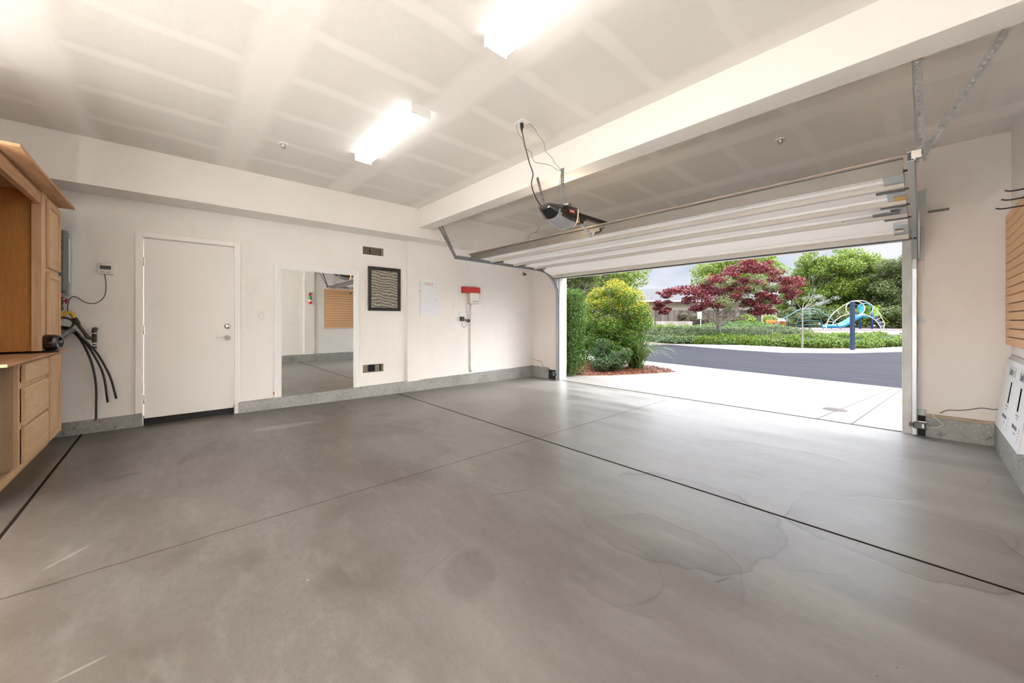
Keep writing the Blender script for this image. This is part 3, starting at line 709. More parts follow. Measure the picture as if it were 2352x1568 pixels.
for i, (y, z) in enumerate(((3.66, 2.215), (4.163, 2.215), (4.70, 2.210), (5.232, 2.200), (5.70, 2.06))):
    for xe, sx in ((DX0, -1), (DX1, 1)):
        bm = B(); x0_, x1_ = sorted((xe-sx*.16, xe+sx*.0)); box(bm, x0_, x1_, y-.022, y+.022, z-.012, z+.020); tube(bm, [(xe-sx*.10,y,z),(xe+sx*.045,y,z)], .007)
        h_ = part(gd, 'end_hinge', bm, mat('dark_hinge_steel', (.07,.065,.06), .5, .5))
        bm = B(); tube(bm, [(xe+sx*.03,y,z+.01),(xe+sx*.055,y,z+.01)], .022, 12); part(h_, 'roller', bm, m_black)
for x in (-3.73, -2.51, -1.29):
    for y, z in ((4.163, 2.224), (4.70, 2.218), (5.232, 2.206)):
        part(gd, 'centre_hinge', box(B(), x-.03, x+.03, y-.035, y+.035, z-.006, z+.014), m_sdoor, bev=.003)
part(gd, 'bottom_seal', box(B(), DX0, DX1, 5.752, 5.785, 2.055, 2.085), m_black)
bm = B(); box(bm, -.30, -.12, 4.90, 4.955, 2.185, 2.205); lk = part(gd, 'slide_lock', bm, m_perf, 'dark steel slide lock')
bm = B(); tube(bm, [(-.30,4.93,2.195),(-.52,4.95,2.193)], .004, 6); tube(bm, [(-.52,4.91,2.19),(-.52,4.99,2.19)], .004, 6); part(lk, 'lock_rod', bm, m_lgrey)
part(gd, 'torsion_header_bar', box(B(), .06, .21, 5.95, 5.98, 2.355, 2.375), m_strut)

def track(x, side, lab):
    """J-shaped roller track: curved galvanised channel, brackets on the jamb, perforated hangers"""
    t = thing('door_track', lab, 'door track', (x, 5.92, -.03), WF, 'garage door tracks')
    pts = [(3.42, 2.232), (5.35, 2.215)] + [(5.35+.56*math.sin(a), 1.655+.56*math.cos(a)) for a in [k*PI/2/8 for k in range(1, 9)]] + [(5.912, 0.9), (5.915, -.02)]
    bm = B(); ring = []
    for i, (y, z) in enumerate(pts):
        a = Vector(pts[max(i-1, 0)]); b_ = Vector(pts[min(i+1, len(pts)-1)]); d = (b_-a).normalized(); n = Vector((d.y, -d.x))   # away from the room centre
        if i < 2: n = Vector((0, -1))
        s = side
        prof = [(s*.012,-.026),(s*.026,-.026),(s*.026,.026),(s*.012,.026),(s*.012,.030),(s*.030,.030),(s*.030,-.030),(s*.012,-.030)]
        prof = [(-s*.018,-.030),(s*.014,-.030),(s*.020,-.022),(s*.020,.022),(s*.014,.030),(-s*.018,.030),(-s*.018,.026),(s*.010,.026),(s*.016,.020),(s*.016,-.020),(s*.010,-.026),(-s*.018,-.026)]
        ring.append([bm.verts.new((x+q[0], y + n.x*q[1], z + n.y*q[1])) for q in prof])
    for i in range(len(ring)-1):
        for j in range(12): bm.faces.new([ring[i][j], ring[i][(j+1)%12], ring[i+1][(j+1)%12], ring[i+1][j]])
    bm.faces.new(ring[0]); bm.faces.new(ring[-1][::-1])
    part(t, 'channel', bm, m_galv)
    bm = B(); box(bm, *sorted((x+side*.024, x+side*.068)), 5.966, 5.972, 1.86, 2.21); box(bm, *sorted((x+side*.020, x+side*.026)), 5.915, 5.97, 1.86, 2.21)
    part(t, 'flag_bracket', bm, m_lgrey)
    bm = B(); hexa(bm, [(x+side*.024,5.955,2.21),(x+side*.062,5.958,2.21),(x+side*.062,5.972,2.21),(x+side*.024,5.972,2.21),(x+side*.024,5.955,2.60),(x+side*.085,5.958,2.62),(x+side*.085,5.972,2.62),(x+side*.024,5.972,2.60)])
    part(t, 'upper_flag', bm, m_lgrey, 'pale upper flag plate')
    for z in (1.21, .215):
        bm = B(); box(bm, x+side*.02, x+side*.075, 5.968, 5.974, z-.03, z+.03); box(bm, x+side*.02, x+side*.025, 5.915, 5.97, z-.03, z+.03)
        part(t, 'jamb_bracket', bm, m_lgrey)
    return t
tr = track(-.035, 1, 'right-hand galvanised roller track beside the right jamb')
part(tr, 'radius_gusset', extr(B(), [(5.30,2.25),(5.90,1.86),(5.93,2.22),(5.85,2.30)], 'x', -.006, .0), m_sdoor)
hb = B(); perf(hb, (-.012,3.245,2.80), (.008,3.452,2.19), .042, .027, .0075, (1,0,0)); perf(hb, (-.033,3.245,2.80), (-.013,3.452,2.19), .030, .027, .006, (0,1,0))
part(tr, 'hanger', hb, m_perf, solid=.003)
hb = B(); perf(hb, (.312,3.245,2.735), (.016,3.448,2.235), .036, .027, .0075, (1,0,0))
part(tr, 'diagonal_hanger', hb, m_perf, solid=.003)
hb = B(); beam_box(hb, (-.035,3.42,2.235), (.008,3.42,2.235), .03, .05); tube(hb, [(-.02,3.40,2.22),(-.02,3.44,2.22)], .009); part(tr, 'hanger_bolt', hb, m_chrome)
tl = track(-5.06, -1, 'left-hand galvanised roller track close to the left wall')
hb = B(); perf(hb, (-5.22,3.235,2.735), (-5.075,3.42,2.215), .040, .027, .0075, (1,.4,0))
part(tl, 'hanger', hb, m_perf, solid=.003)
hb = B(); perf(hb, (-5.30,3.235,2.735), (-5.095,3.42,2.215), .034, .027, .007, (1,.4,0))
part(tl, 'diagonal_hanger', hb, m_perf, solid=.003)

# door opener
t = thing('garage_door_opener', 'black rounded garage door opener with amber lens hanging from the beam', 'opener', (-2.57, 2.98, 2.17))
bm = B(); nx, ny = 18, 14
def opener_pt(u, v):      # u along y, v around the bowl
    y = 2.80 + .37*u
    wd = .150*(1-(1-u)**3*.55)*(1 if u < .97 else .96); dp = .200*(1-(1-u)**2.2*.75); 
    a = PI*v
    ca, sa = math.cos(a), math.sin(a)
    return (-2.58 + wd*(-1 if ca > 0 else 1)*abs(ca)**.7, y, 2.385 - dp*abs(sa)**.75)
rr = [[bm.verts.new(opener_pt(i/nx, j/ny)) for j in range(ny+1)] for i in range(nx+1)]
for i in range(nx):
    for j in range(ny):
        f = bm.faces.new([rr[i][j], rr[i][j+1], rr[i+1][j+1], rr[i+1][j]]); f.smooth = True
bm.faces.new(rr[0]); bm.faces.new(rr[-1][::-1])
for i in range(nx): bm.faces.new([rr[i][0], rr[i+1][0], rr[i+1][-1], rr[i][-1]])
for f in bm.faces:
    c_ = f.calc_center_median()
    f.material_index = 1 if (c_.y > 2.90 and abs(c_.x+2.58) < .118) else 0
part(t, 'housing', bm, [m_gloss, m_smoke])
pl_ = bpy.data.lights.new('opener_bulb', 'POINT'); pl_.energy = 4.5; pl_.color = (1, .80, .60); pl_.shadow_soft_size = .05
po = bpy.data.objects.new('opener_bulb', pl_); C.objects.link(po); po.parent = t; po.location = (-.01, .28, .20)
bm = B()
ends = [opener_pt(1.0, j/ny) for j in range(ny+1)]
va = [bm.verts.new(p) for p in ends]; vb = [bm.verts.new((-2.58+(p[0]+2.58)*.93, 3.20, 2.385-(2.385-p[2])*.93)) for p in ends]
for j in range(ny): bm.faces.new([va[j], va[j+1], vb[j+1], vb[j]])
bm.faces.new(vb); part(t, 'amber_lens', bm, m_amber)
bm = B()
bp = Vector((-2.4285, 3.06, 2.335))
badge = thing('tmp', None, None, (0,0,0)); bpy.data.objects.remove(badge)
bm = B(); box(bm, -2.4315, -2.4270, 3.015, 3.115, 2.318, 2.352); bd = part(t, 'maker_badge', bm, mat('dark_red_badge', (.28,.02,.02), .35), bev=.002)
part(bd, 'badge_text', text_mesh('GENIE', .026, basis((-2.4266,3.065,2.335), (0,1,0), (0,0,1)), sx=.95, off=.0006), mat('pink_print', (.85,.60,.58), .5))
bm = B(); perf(bm, (-2.50,2.995,2.785), (-2.50,3.0,2.375), .040, .026, .006, (1,0,0)); part(t, 'hanging_strap', bm, mat('zinc_strap', (.17,.18,.165), .5, .5), solid=.003)
bm = B(); perf(bm, (-2.86,2.995,2.79), (-2.72,2.99,2.375), .028, .026, .0055, (1,0,0)); part(t, 'hanging_strap', bm, m_perf, solid=.003)
bm = B(); box(bm, -2.62, -2.40, 2.97, 3.02, 2.38, 2.40); tube(bm, [(-2.50,2.96,2.385),(-2.50,3.03,2.385)], .012); part(t, 'mounting_plate', bm, m_galv)
bm = B(); tube(bm, smooth_pts([(-2.70,2.86,2.20),(-2.72,2.84,2.14),(-2.78,2.80,2.11),(-2.80,2.80,2.06)]), .0025, 5); part(t, 'antenna', bm, m_wire)
op = thing('opener_rail', 'black opener rail running from the opener to the wall over the door', 'rail', (-2.52, 3.2, 2.36))
bm = B(); extr(bm, [(-2.545,2.335),(-2.495,2.335),(-2.495,2.375),(-2.505,2.375),(-2.505,2.345),(-2.535,2.345),(-2.535,2.375),(-2.545,2.375)], 'y', 3.18, 5.99)
part(op, 'rail_channel', bm, m_black)
bm = B(); box(bm, -2.565, -2.475, 3.26, 3.37, 2.30, 2.335); box(bm, -2.555, -2.485, 3.27, 3.34, 2.265, 2.30); box(bm, -2.56, -2.48, 3.22, 3.25, 2.33, 2.395)
tube(bm, [(-2.57,3.31,2.32),(-2.47,3.31,2.32)], .014)
part(op, 'trolley', bm, m_black, bev=.004)
bm = B(); perf(bm, (-2.51,3.285,2.29), (-2.51,3.505,2.150), .030, .025, .005, (1,0,0)); perf(bm, (-2.495,3.285,2.29), (-2.495,3.505,2.150), .016, .025, .004, (0,.5,1)); part(op, 'door_arm', bm, m_lgrey, solid=.003)
bm = B(); perf(bm, (-2.51,3.505,2.150), (-2.51,3.585,2.235), .030, .025, .005, (1,0,0)); part(op, 'door_arm', bm, m_lgrey, solid=.003)
bm = B(); box(bm, -2.58, -2.44, 3.572, 3.612, 2.215, 2.255); box(bm, -2.62, -2.40, 3.58, 3.61, 2.25, 2.262); part(op, 'door_bracket', bm, m_strut, bev=.003)
# ceiling outlet, cord and bell wires
t = thing('ceiling_outlet', 'white ceiling outlet plate above the opener', 'outlet', (-2.49, 2.40, ZC))
part(t, 'cover_plate', box(B(), -2.55, -2.43, 2.355, 2.445, ZC-.008, ZC), m_white, bev=.002)
ck = thing('hanging_cable', 'black power cord hanging from the ceiling outlet down to the opener', 'cord', (-2.49, 2.40, ZC-.02))
bm = B(); lathe(bm, [(0,.0),(.017,.0),(.018,-.035),(.011,-.055),(.006,-.075)], (-2.49,2.40,ZC-.008), (0,0,1), 10); part(ck, 'plug', bm, m_cord)
bm = B(); tube(bm, smooth_pts([(-2.49,2.40,2.97),(-2.49,2.43,2.88),(-2.50,2.47,2.80),(-2.51,2.52,2.71),(-2.52,2.58,2.62),(-2.58,2.62,2.56),(-2.63,2.70,2.50),(-2.66,2.80,2.43),(-2.66,2.87,2.388)]), .0055, 7); part(ck, 'lead', bm, m_cord)
bm = B(); tube(bm, smooth_pts([(-2.52,2.36,3.03),(-2.52,2.38,2.95),(-2.50,2.42,2.89),(-2.51,2.46,2.83),(-2.47,2.50,2.79),(-2.48,2.56,2.72),(-2.43,2.65,2.71),(-2.42,2.74,2.71),(-2.45,2.85,2.715),(-2.46,2.95,2.73),(-2.50,2.975,2.72),(-2.53,2.97,2.60),(-2.56,2.96,2.50),(-2.63,2.95,2.39)], 5), .0022, 5)
solo('bell_wire', bm, m_wire, 'thin brown wire looping from the left end of the ceiling outlet to the strap', 'wire', (-2.52, 2.36, 3.03), group='thin opener wires')
bm = B(); tube(bm, smooth_pts([(-2.44,2.44,3.03),(-2.42,2.50,2.99),(-2.40,2.53,2.93),(-2.38,2.58,2.88),(-2.39,2.62,2.81),(-2.37,2.68,2.76),(-2.40,2.76,2.74),(-2.42,2.86,2.72),(-2.47,2.96,2.70),(-2.51,2.97,2.62),(-2.54,2.965,2.50),(-2.59,2.95,2.39)], 5), .0022, 5)
solo('bell_wire', bm, m_wire, 'thin brown wire looping from the right end of the ceiling outlet to the strap', 'wire', (-2.44, 2.44, 3.03), group='thin opener wires')

# fluorescent fixtures
def fixture(x0, x1, lab):
    t = thing('fluorescent_light', lab, 'ceiling light', ((x0+x1)/2, 1.58, ZC), WF, 'fluorescent ceiling lights')
    part(t, 'housing', box(B(), x0+.01, x1-.01, 1.50, 1.66, ZC-.022, ZC), m_white, bev=.002)
    bm = B(); extr(bm, [(1.492,ZC-.018),(1.668,ZC-.018),(1.662,ZC-.062),(1.640,ZC-.078),(1.52,ZC-.078),(1.498,ZC-.062)], 'x', x0+.02, x1-.02); part(t, 'diffuser', bm, m_lens)
    for a, b_ in ((x0, x0+.02), (x1-.02, x1)): part(t, 'end_cap', box(B(), a, b_, 1.488, 1.672, ZC-.080, ZC), m_white, bev=.003)
fixture(-4.19, -2.875, 'fluorescent ceiling light seen whole, on the left')
fixture(-1.895, -.58, 'fluorescent ceiling light cut off by the top of the picture')
# added fill lights, out of view behind the camera, aimed at the back wall
def fill_light(x, y, lab):
    t = thing('fill_light', lab, 'added fill light', (x, y, 0), group='added fill lights behind the viewer')
    bm = B(); box(bm, x-.18, x+.18, y-.01, y+.01, .0, .02); box(bm, x-.18, x-.16, y-.12, y+.12, .0, .02); box(bm, x+.16, x+.18, y-.12, y+.12, .0, .02); tube(bm, [(x,y,.02),(x,y,.30)], .012); part(t, 'stand', bm, m_black)
    bm = B(); box(bm, x-.30, x+.30, y-.10, y+.10, .30, .315); box(bm, x-.30, x-.285, y-.10, y+.10, .315, .37); box(bm, x+.285, x+.30, y-.10, y+.10, .315, .37); part(t, 'lamp_head', bm, m_black)
    ld = bpy.data.lights.new('fill_lamp', 'AREA'); ld.shape = 'RECTANGLE'; ld.size = .56; ld.size_y = .18; ld.energy = UP; ld.color = (.975, .985, 1)
    lo = bpy.data.objects.new('fill_lamp', ld); C.objects.link(lo); lo.parent = t; lo.rotation_euler = (PI+1.42, 0, 0); lo.location = (0, 0, .34)
fill_light(-2.35, -.90, 'leftmost added fill light on a black floor stand, next to the cupboards')
fill_light(-1.3, -.90, 'middle added fill light on a black floor stand behind the viewer')
fill_light(-.25, -.90, 'rightmost added fill light on a black floor stand, by the right wall')
# sprinkler heads
def sprinkler(x, y, lab):
    t = thing('ceiling_sprinkler', lab, 'sprinkler', (x, y, ZC), WF, 'ceiling sprinkler heads')
    bm = B(); lathe(bm, [(0,0),(.045,0),(.045,-.006),(.030,-.012),(.030,-.004),(0,-.004)], (x,y,ZC), (0,0,1)); part(t, 'escutcheon', bm, m_white)
    bm = B(); lathe(bm, [(.010,0),(.010,-.022),(.004,-.026),(.004,-.040),(.020,-.042),(.020,-.044),(0,-.044)], (x,y,ZC), (0,0,1), 12)
    tube(bm, [(x-.012,y,ZC-.02),(x-.012,y,ZC-.036),(x-.003,y,ZC-.042)], .0025, 5); tube(bm, [(x+.012,y,ZC-.02),(x+.012,y,ZC-.036),(x+.003,y,ZC-.042)], .0025, 5)
    part(t, 'spray_head', bm, m_chrome)
sprinkler(-4.457, .861, 'sprinkler head in the ceiling left of the whole fluorescent light')
sprinkler(-.95, 4.553, 'sprinkler head in the ceiling above the raised garage door')

# safety sensors and low wiring at the door feet
def sensor(x, side, lab):
    t = thing('safety_sensor', lab, 'sensor', (x, 5.90, .06), WF, 'door safety sensors')
    part(t, 'sensor_body', box(B(), x-.045, x+.045, 5.855, 5.895, .055, .125), m_black, bev=.006)
    part(t, 'lens', box(B(), x-side*.075, x-side*.045, 5.862, 5.888, .07, .11), m_black, bev=.004)
    part(t, 'bracket', box(B(), x-.05, x+.05, 5.893, 5.899, .12, .135), m_galv)
    part(t, 'warning_label', box(B(), x+.018, x+.032, 5.853, 5.8555, .07, .11), m_white)
sensor(.0, 1, 'black door sensor clipped to the foot of the right track')
sensor(-5.145, -1, 'black door sensor at the foot of the left track')
struct('shade_strip_right', box(B(), -.012, .043, 5.978, 6.0, -.035, .178), m_dark)  # invented strip, near-black colour stands in for the shaded recess by the jamb
struct('shade_strip_left', box(B(), -5.368, -5.178, 5.978, 6.0, -.035, .16), m_dark)  # same at the left jamb: recess shade painted as an added dark strip
bm = B(); tube(bm, smooth_pts([(.045,5.87,.085),(.12,5.90,.09),(.165,5.93,.12),(.13,5.955,.16),(.095,5.955,.20),(.11,5.965,.235)]), .003, 5)
solo('sensor_wire', bm, m_white, 'white wire looping from the right door sensor over the curb', 'wire', (.045, 5.87, .085))
bm = B(); tube(bm, smooth_pts([(.145,5.985,.228),(.20,5.985,.27),(.27,5.985,.28),(.34,5.985,.30),(.42,5.985,.33),(.50,5.98,.33),(.58,5.97,.375)]), .0045, 5)
solo('low_wire', bm, m_wire, 'dark wire along the front wall running behind the leaning carton', 'wire', (.145, 5.985, .228))
bm = B(); tube(bm, smooth_pts([(-5.86,5.985,.35),(-5.80,5.985,.345),(-5.70,5.985,.315),(-5.64,5.985,.325),(-5.60,5.985,.32),(-5.57,5.985,.27),(-5.52,5.985,.215)]), .004, 5)
solo('low_wire', bm, m_wire, 'short wire coming out of the front wall by the far left corner', 'wire', (-5.86, 5.985, .35))

# ------------------------------------------------------------ right wall things
t = thing('slatwall', 'tan slatwall board with dark grooves hung on the right wall', 'wall panel', (.60, 4.57, .975))
bm = B(); z0, z1 = .975, 2.207; n = 16; p_ = (z1-z0)/n
part(t, 'groove_back', box(B(), .585, .599, 3.52, 5.93, z0+.004, z1-.004), m_slatg)
bm = B()
for i in range(n): box(bm, .560, .592, 3.52, 5.935, z0+i*p_+(.005 if i else 0), z0+(i+1)*p_-.004)
part(t, 'slat_face', bm, m_slat, bev=.0015)
def hook(y, z, lab, L=.15, first=None):
    t = thing('slatwall_hook', lab, 'hook', (.56, y, z), WF, 'black slatwall hooks')
    part(t, 'back_plate', box(B(), .553, .560, y-.018, y+.018, z-.03, z+.02), m_black, bev=.003)
    bm = B(); tube(bm, smooth_pts([(.556,y,z),(.50,y-.005,z-.002),(.45,y-.010,z-.006),(.42,y-.012,z-.004),(.40,y-.015,z+.004)]), .0055, 7); part(t, 'prong', bm, m_black)
    return t
hook(4.30, 2.105, 'uppermost black hook reaching out above the tan slatwall')
hook(4.45, 2.075, 'middle one of the three black hooks on the slatwall')
hook(4.75, 2.072, 'lowest black hook at the top edge of the slatwall')
# carton leaning on the curb
t = thing('cardboard_carton', 'long white printed carton with two hand holes leaning on the right curb', 'carton', (.53, 5.3, .195))
CY0, CY1 = 4.70, 5.93
def cx(z): return .497 + (z-.19)*.112       # leaning front face
def cface(bm, y0, y1, z0, z1, th=.004, off=0.):
    return hexa(bm, [(cx(z0)+off,y0,z0),(cx(z0)+off+th,y0,z0),(cx(z0)+off+th,y1,z0),(cx(z0)+off,y1,z0),(cx(z1)+off,y0,z1),(cx(z1)+off+th,y0,z1),(cx(z1)+off+th,y1,z1),(cx(z1)+off,y1,z1)])
bm = B(); ZT = .865
H = [(5.44, 5.53, .47, .66), (4.97, 5.06, .47, .66)]
ysx = sorted({CY0, CY1, *[v for h in H for v in h[:2]]}); zsx = [.197, .47, .66, ZT-.02]
for i in range(len(ysx)-1):
    for j in range(3):
        cy, cz = (ysx[i]+ysx[i+1])/2, (zsx[j]+zsx[j+1])/2
        if any(h[0] < cy < h[1] and h[2] < cz < h[3] for h in H): continue
        cface(bm, ysx[i], ysx[i+1], zsx[j], zsx[j+1])
hexa(bm, [(.501,CY0,.197),(.594,CY0,.197),(.594,CY0+.004,.197),(.501,CY0+.004,.197),(cx(ZT-.02),CY0,ZT-.02),(.594,CY0,ZT),(.594,CY0+.004,ZT),(cx(ZT-.02),CY0+.004,ZT-.02)])
hexa(bm, [(.501,CY1-.004,.197),(.594,CY1-.004,.197),(.594,CY1,.197),(.501,CY1,.197),(cx(ZT-.02),CY1-.004,ZT-.02),(.594,CY1-.004,ZT),(.594,CY1,ZT),(cx(ZT-.02),CY1,ZT-.02)])
box(bm, .500, .594, CY0, CY1, .196, .199)
cb = part(t, 'carton_body', bm, m_card)
bm = B(); hexa(bm, [(cx(ZT-.02)-.001,CY0,ZT-.022),(.588,CY0,ZT+.004),(.588,CY1-.06,ZT+.012),(cx(ZT-.02)-.001,CY1-.03,ZT-.022),(cx(ZT-.02),CY0,ZT-.019),(.588,CY0,ZT+.007),(.588,CY1-.06,ZT+.016),(cx(ZT-.02),CY1-.03,ZT-.019)])
part(t, 'top_flap', bm, mat('grey_card', (.55,.53,.50), .8), 'grey inner side of the top flap')
part(t, 'inside', box(B(), .5655, .590, CY0+.03, CY1-.03, .25, .70), m_dark)
def ctext(s, y, z, size, m, nm, sx=1., shear=0., off=0.):
    nrm = Vector((-1, 0, .112)).normalized(); xd = Vector((0, -1, 0)); yd = nrm.cross(xd)
    return part(cb, nm, text_mesh(s, size, basis((cx(z)-.0012, y, z), xd, yd), sx=sx, shear=shear, off=off), m)
for k, yc in enumerate((5.55, 5.03)):
    ctext('Candle', yc+.03, .745, .088, m_ink, 'carton_print', sx=.62, off=.002)
    ctext('LAMP', yc-.115, .745, .066, m_inkl, 'carton_print', sx=.62)
    bm = B()
    for q in ((yc-.195, yc+.13, .712, .714), (yc-.195, yc+.13, .790, .792), (yc-.195, yc-.192, .714, .790)): cface(bm, q[0], q[1], q[2], q[3], .001, -.0012)
    part(cb, 'carton_print', bm, m_ink)
    ctext('PULL TO OPEN', yc-.06, .445, .020, m_inkl, 'carton_print'); ctext('THIS SIDE UP', yc-.06, .420, .014, m_inkl, 'carton_print')
    ctext('MODEL: CUP CUP', yc-.03, .345, .042, m_ink, 'carton_print', sx=.62, off=.0008)
    ctext('KEEP DRY', yc-.06, .300, .018, m_inkl, 'carton_print')
    for q in range(5): ctext('Ill III lI', yc-.225, .36-.025*q, .016, m_inkl, 'carton_print', sx=.5)
# seen in the mirror: extinguisher on the right pilaster, outlet
t = thing('fire_extinguisher', 'red and green fire extinguisher on the pilaster, seen only in the mirror', 'fire extinguisher', (.49, 3.09, 1.72))
bm = B(); lathe(bm, [(0,0),(.040,0),(.043,.01),(.043,.24),(.030,.275),(.014,.285),(.014,.30),(0,.30)], (.495,3.09,1.72), (0,0,1), 20); part(t, 'cylinder', bm, mat('extinguisher_red', (.55,.01,.012), .3))
bm = B(); lathe(bm, [(.0436,.07),(.0436,.12)], (.495,3.09,1.72), (0,0,1), 20); part(t, 'white_label', bm, m_white)
bm = B(); lathe(bm, [(.0436,.125),(.0436,.235)], (.495,3.09,1.72), (0,0,1), 20); part(t, 'green_label', bm, mat('label_green', (.03,.25,.06), .4))
bm = B(); box(bm, .47, .50, 3.06, 3.13, 2.01, 2.025); box(bm, .47, .50, 3.08, 3.16, 2.035, 2.05); box(bm, .48, .51, 3.075, 3.105, 2.0, 2.05); part(t, 'valve_handle', bm, m_black)
part(t, 'wall_strap', box(B(), .535, .545, 3.07, 3.11, 1.80, 1.95), m_perf)
t = thing('wall_outlet', 'white outlet low on the right wall, seen only in the mirror', 'outlet', (.594, 2.60, 1.19))
part(t, 'cover_plate', box(B(), .594, .60, 2.57, 2.64, 1.19, 1.31), m_white, bev=.002)

# ------------------------------------------------------------ built-in cupboards at the back left
FY = -.82; BY = -1.42
t = thing('tall_cupboard', 'narrow maple cupboard column with two raised-panel doors and a tall open bay', 'cabinet', (-5.0, -1.2, .93))
bm = B()
box(bm, -5.73, -5.715, BY, FY-.018, .945, 2.31)                      # end panel by the pipes
box(bm, -5.10, -5.08, BY, FY-.018, .945, 2.31)                       # divider
box(bm, -5.73, -3.9, BY, FY-.018, 2.30, 2.315); box(bm, -3.92, -3.90, BY, FY, .945, 2.31)
part(t, 'carcass', bm, m_side)
part(t, 'back_panel', box(B(), -5.73, -3.9, BY-.006, BY+.006, .945, 2.31), m_hard, 'orange-brown particle board back')
part(t, 'side_lining', box(B(), -5.08, -5.074, BY+.01, FY-.018, .945, 2.30), m_hard)
bm = B()
box(bm, -5.73, -5.69, FY-.019, FY, .945, 2.315); box(bm, -5.25, -5.225, FY-.019, FY, .945, 2.315); box(bm, -5.225, -5.092, FY-.019, FY, .945, 2.315)
box(bm, -5.69, -5.25, FY-.019, FY, 1.625, 1.68); box(bm, -5.69, -5.25, FY-.019, FY, 2.265, 2.315)
part(t, 'face_frame', bm, m_frame)
part(t, 'header_rail', box(B(), -5.06, -3.9, FY-.040, FY, 2.20, 2.30), m_ply, bev=.004)
bm = B(); box(bm, -5.092, -5.058, FY-.05, FY+.003, .945, 2.20); part(t, 'inner_stile', bm, m_frame)
def cab_door(par, x0, x1, z0, z1, mm=m_maple):
    """raised frame door: rails, stiles and a recessed panel with an inner step"""
    w_ = .055; bm = B()
    for q in ((x0, x0+w_, z0, z1), (x1-w_, x1, z0, z1), (x0+w_, x1-w_, z0, z0+w_), (x0+w_, x1-w_, z1-w_, z1)): box(bm, q[0], q[1], FY+.001, FY+.021, q[2], q[3])
    d = part(par, 'cabinet_door', bm, m_frame, bev=.004)
    bm = B(); s = w_-.004
    box(bm, x0+s, x1-s, FY+.001, FY+.009, z0+s, z1-s); box(bm, x0+s+.03, x1-s-.03, FY+.009, FY+.014, z0+s+.03, z1-s-.03)
    part(d, 'door_panel', bm, mm, bev=.002)
cab_door(t, -5.705, -5.235, 1.675, 2.275); cab_door(t, -5.705, -5.235, .95, 1.640)
bm = B(); box(bm, -5.735, -3.9, BY, -.715, 2.317, 2.337)
solo('top_board', bm, m_ply, 'plywood top board overhanging the tall cupboard', 'board', (-5.0, -1.1, 2.317))
t = thing('base_cabinet', 'maple base cabinet with three drawers, a narrow door and an open bay', 'cabinet', (-5.0, -1.1, 0))
bm = B()
box(bm, -5.73, -5.715, BY, FY-.018, .10, .90); box(bm, -4.43, -4.41, BY, FY-.018, .10, .90); box(bm, -5.73, -3.9, BY, FY-.018, .10, .118); box(bm, -5.23, -5.215, BY, FY-.018, .10, .90); box(bm, -3.92, -3.90, BY, FY, .10, .90)
box(bm, -5.73, -3.9, BY, BY+.012, .10, .90)
part(t, 'carcass', bm, m_side)
bm = B(); box(bm, -4.405, -4.395, BY+.02, FY-.02, .118, .90); part(t, 'bay_lining', bm, m_side)
part(t, 'toe_kick', box(B(), -5.73, -3.9, -.905, -.885, 0, .10), m_ply)
bm = B()
box(bm, -5.73, -5.70, FY-.019, FY, .10, .90); box(bm, -5.265, -5.215, FY-.019, FY, .10, .90); box(bm, -4.46, -4.405, FY-.019, FY, .10, .90); box(bm, -5.215, -4.46, FY-.019, FY, .86, .90)
box(bm, -5.215, -4.46, FY-.019, FY, .70, .75); box(bm, -5.215, -4.46, FY-.019, FY, .40, .45); box(bm, -5.215, -4.46, FY-.019, FY, .10, .14); box(bm, -4.405, -3.92, FY-.019, FY, .10, .14); box(bm, -5.70, -5.265, FY-.019, FY, .10, .14); box(bm, -5.70, -5.265, FY-.019, FY, .86, .90)
part(t, 'face_frame', bm, m_frame)
for z0, z1 in ((.735, .885), (.43, .70), (.142, .41)):
    bm = B(); extr(bm, [(FY+.001, z0), (FY+.014, z0), (FY+.021, z0+.010), (FY+.021, z1-.010), (FY+.014, z1), (FY+.001, z1)], 'x', -5.20, -4.485)
    part(t, 'drawer', bm, m_mapleh)
cab_door(t, -5.715, -5.265, .125, .885)
bm = B(); box(bm, -5.745, -3.9, BY, -.765, .905, .925)
solo('plywood_worktop', bm, m_ply, 'plywood worktop lying on the base cabinet', 'worktop', (-5.0, -1.1, .905), bev=.002)
t = thing('round_device', 'small black rounded device on a foot standing on the plywood worktop', 'device', (-5.15, -.782, .925))
bm = B(); lathe(bm, [(0,0),(.055,0),(.050,.012),(.022,.022),(.018,.035),(0,.035)], (-5.15,-.782,.925), (0,0,1), 18); part(t, 'foot', bm, m_black)
bm = B(); lathe(bm, [(0,.075),(.030,.072),(.055,.055),(.068,.02),(.068,-.03),(.060,-.055),(.055,-.06),(.050,-.045),(0,-.035)], (-5.15,-.782,1.015), (-.25,-1,.05), 22); part(t, 'head', bm, m_gloss)

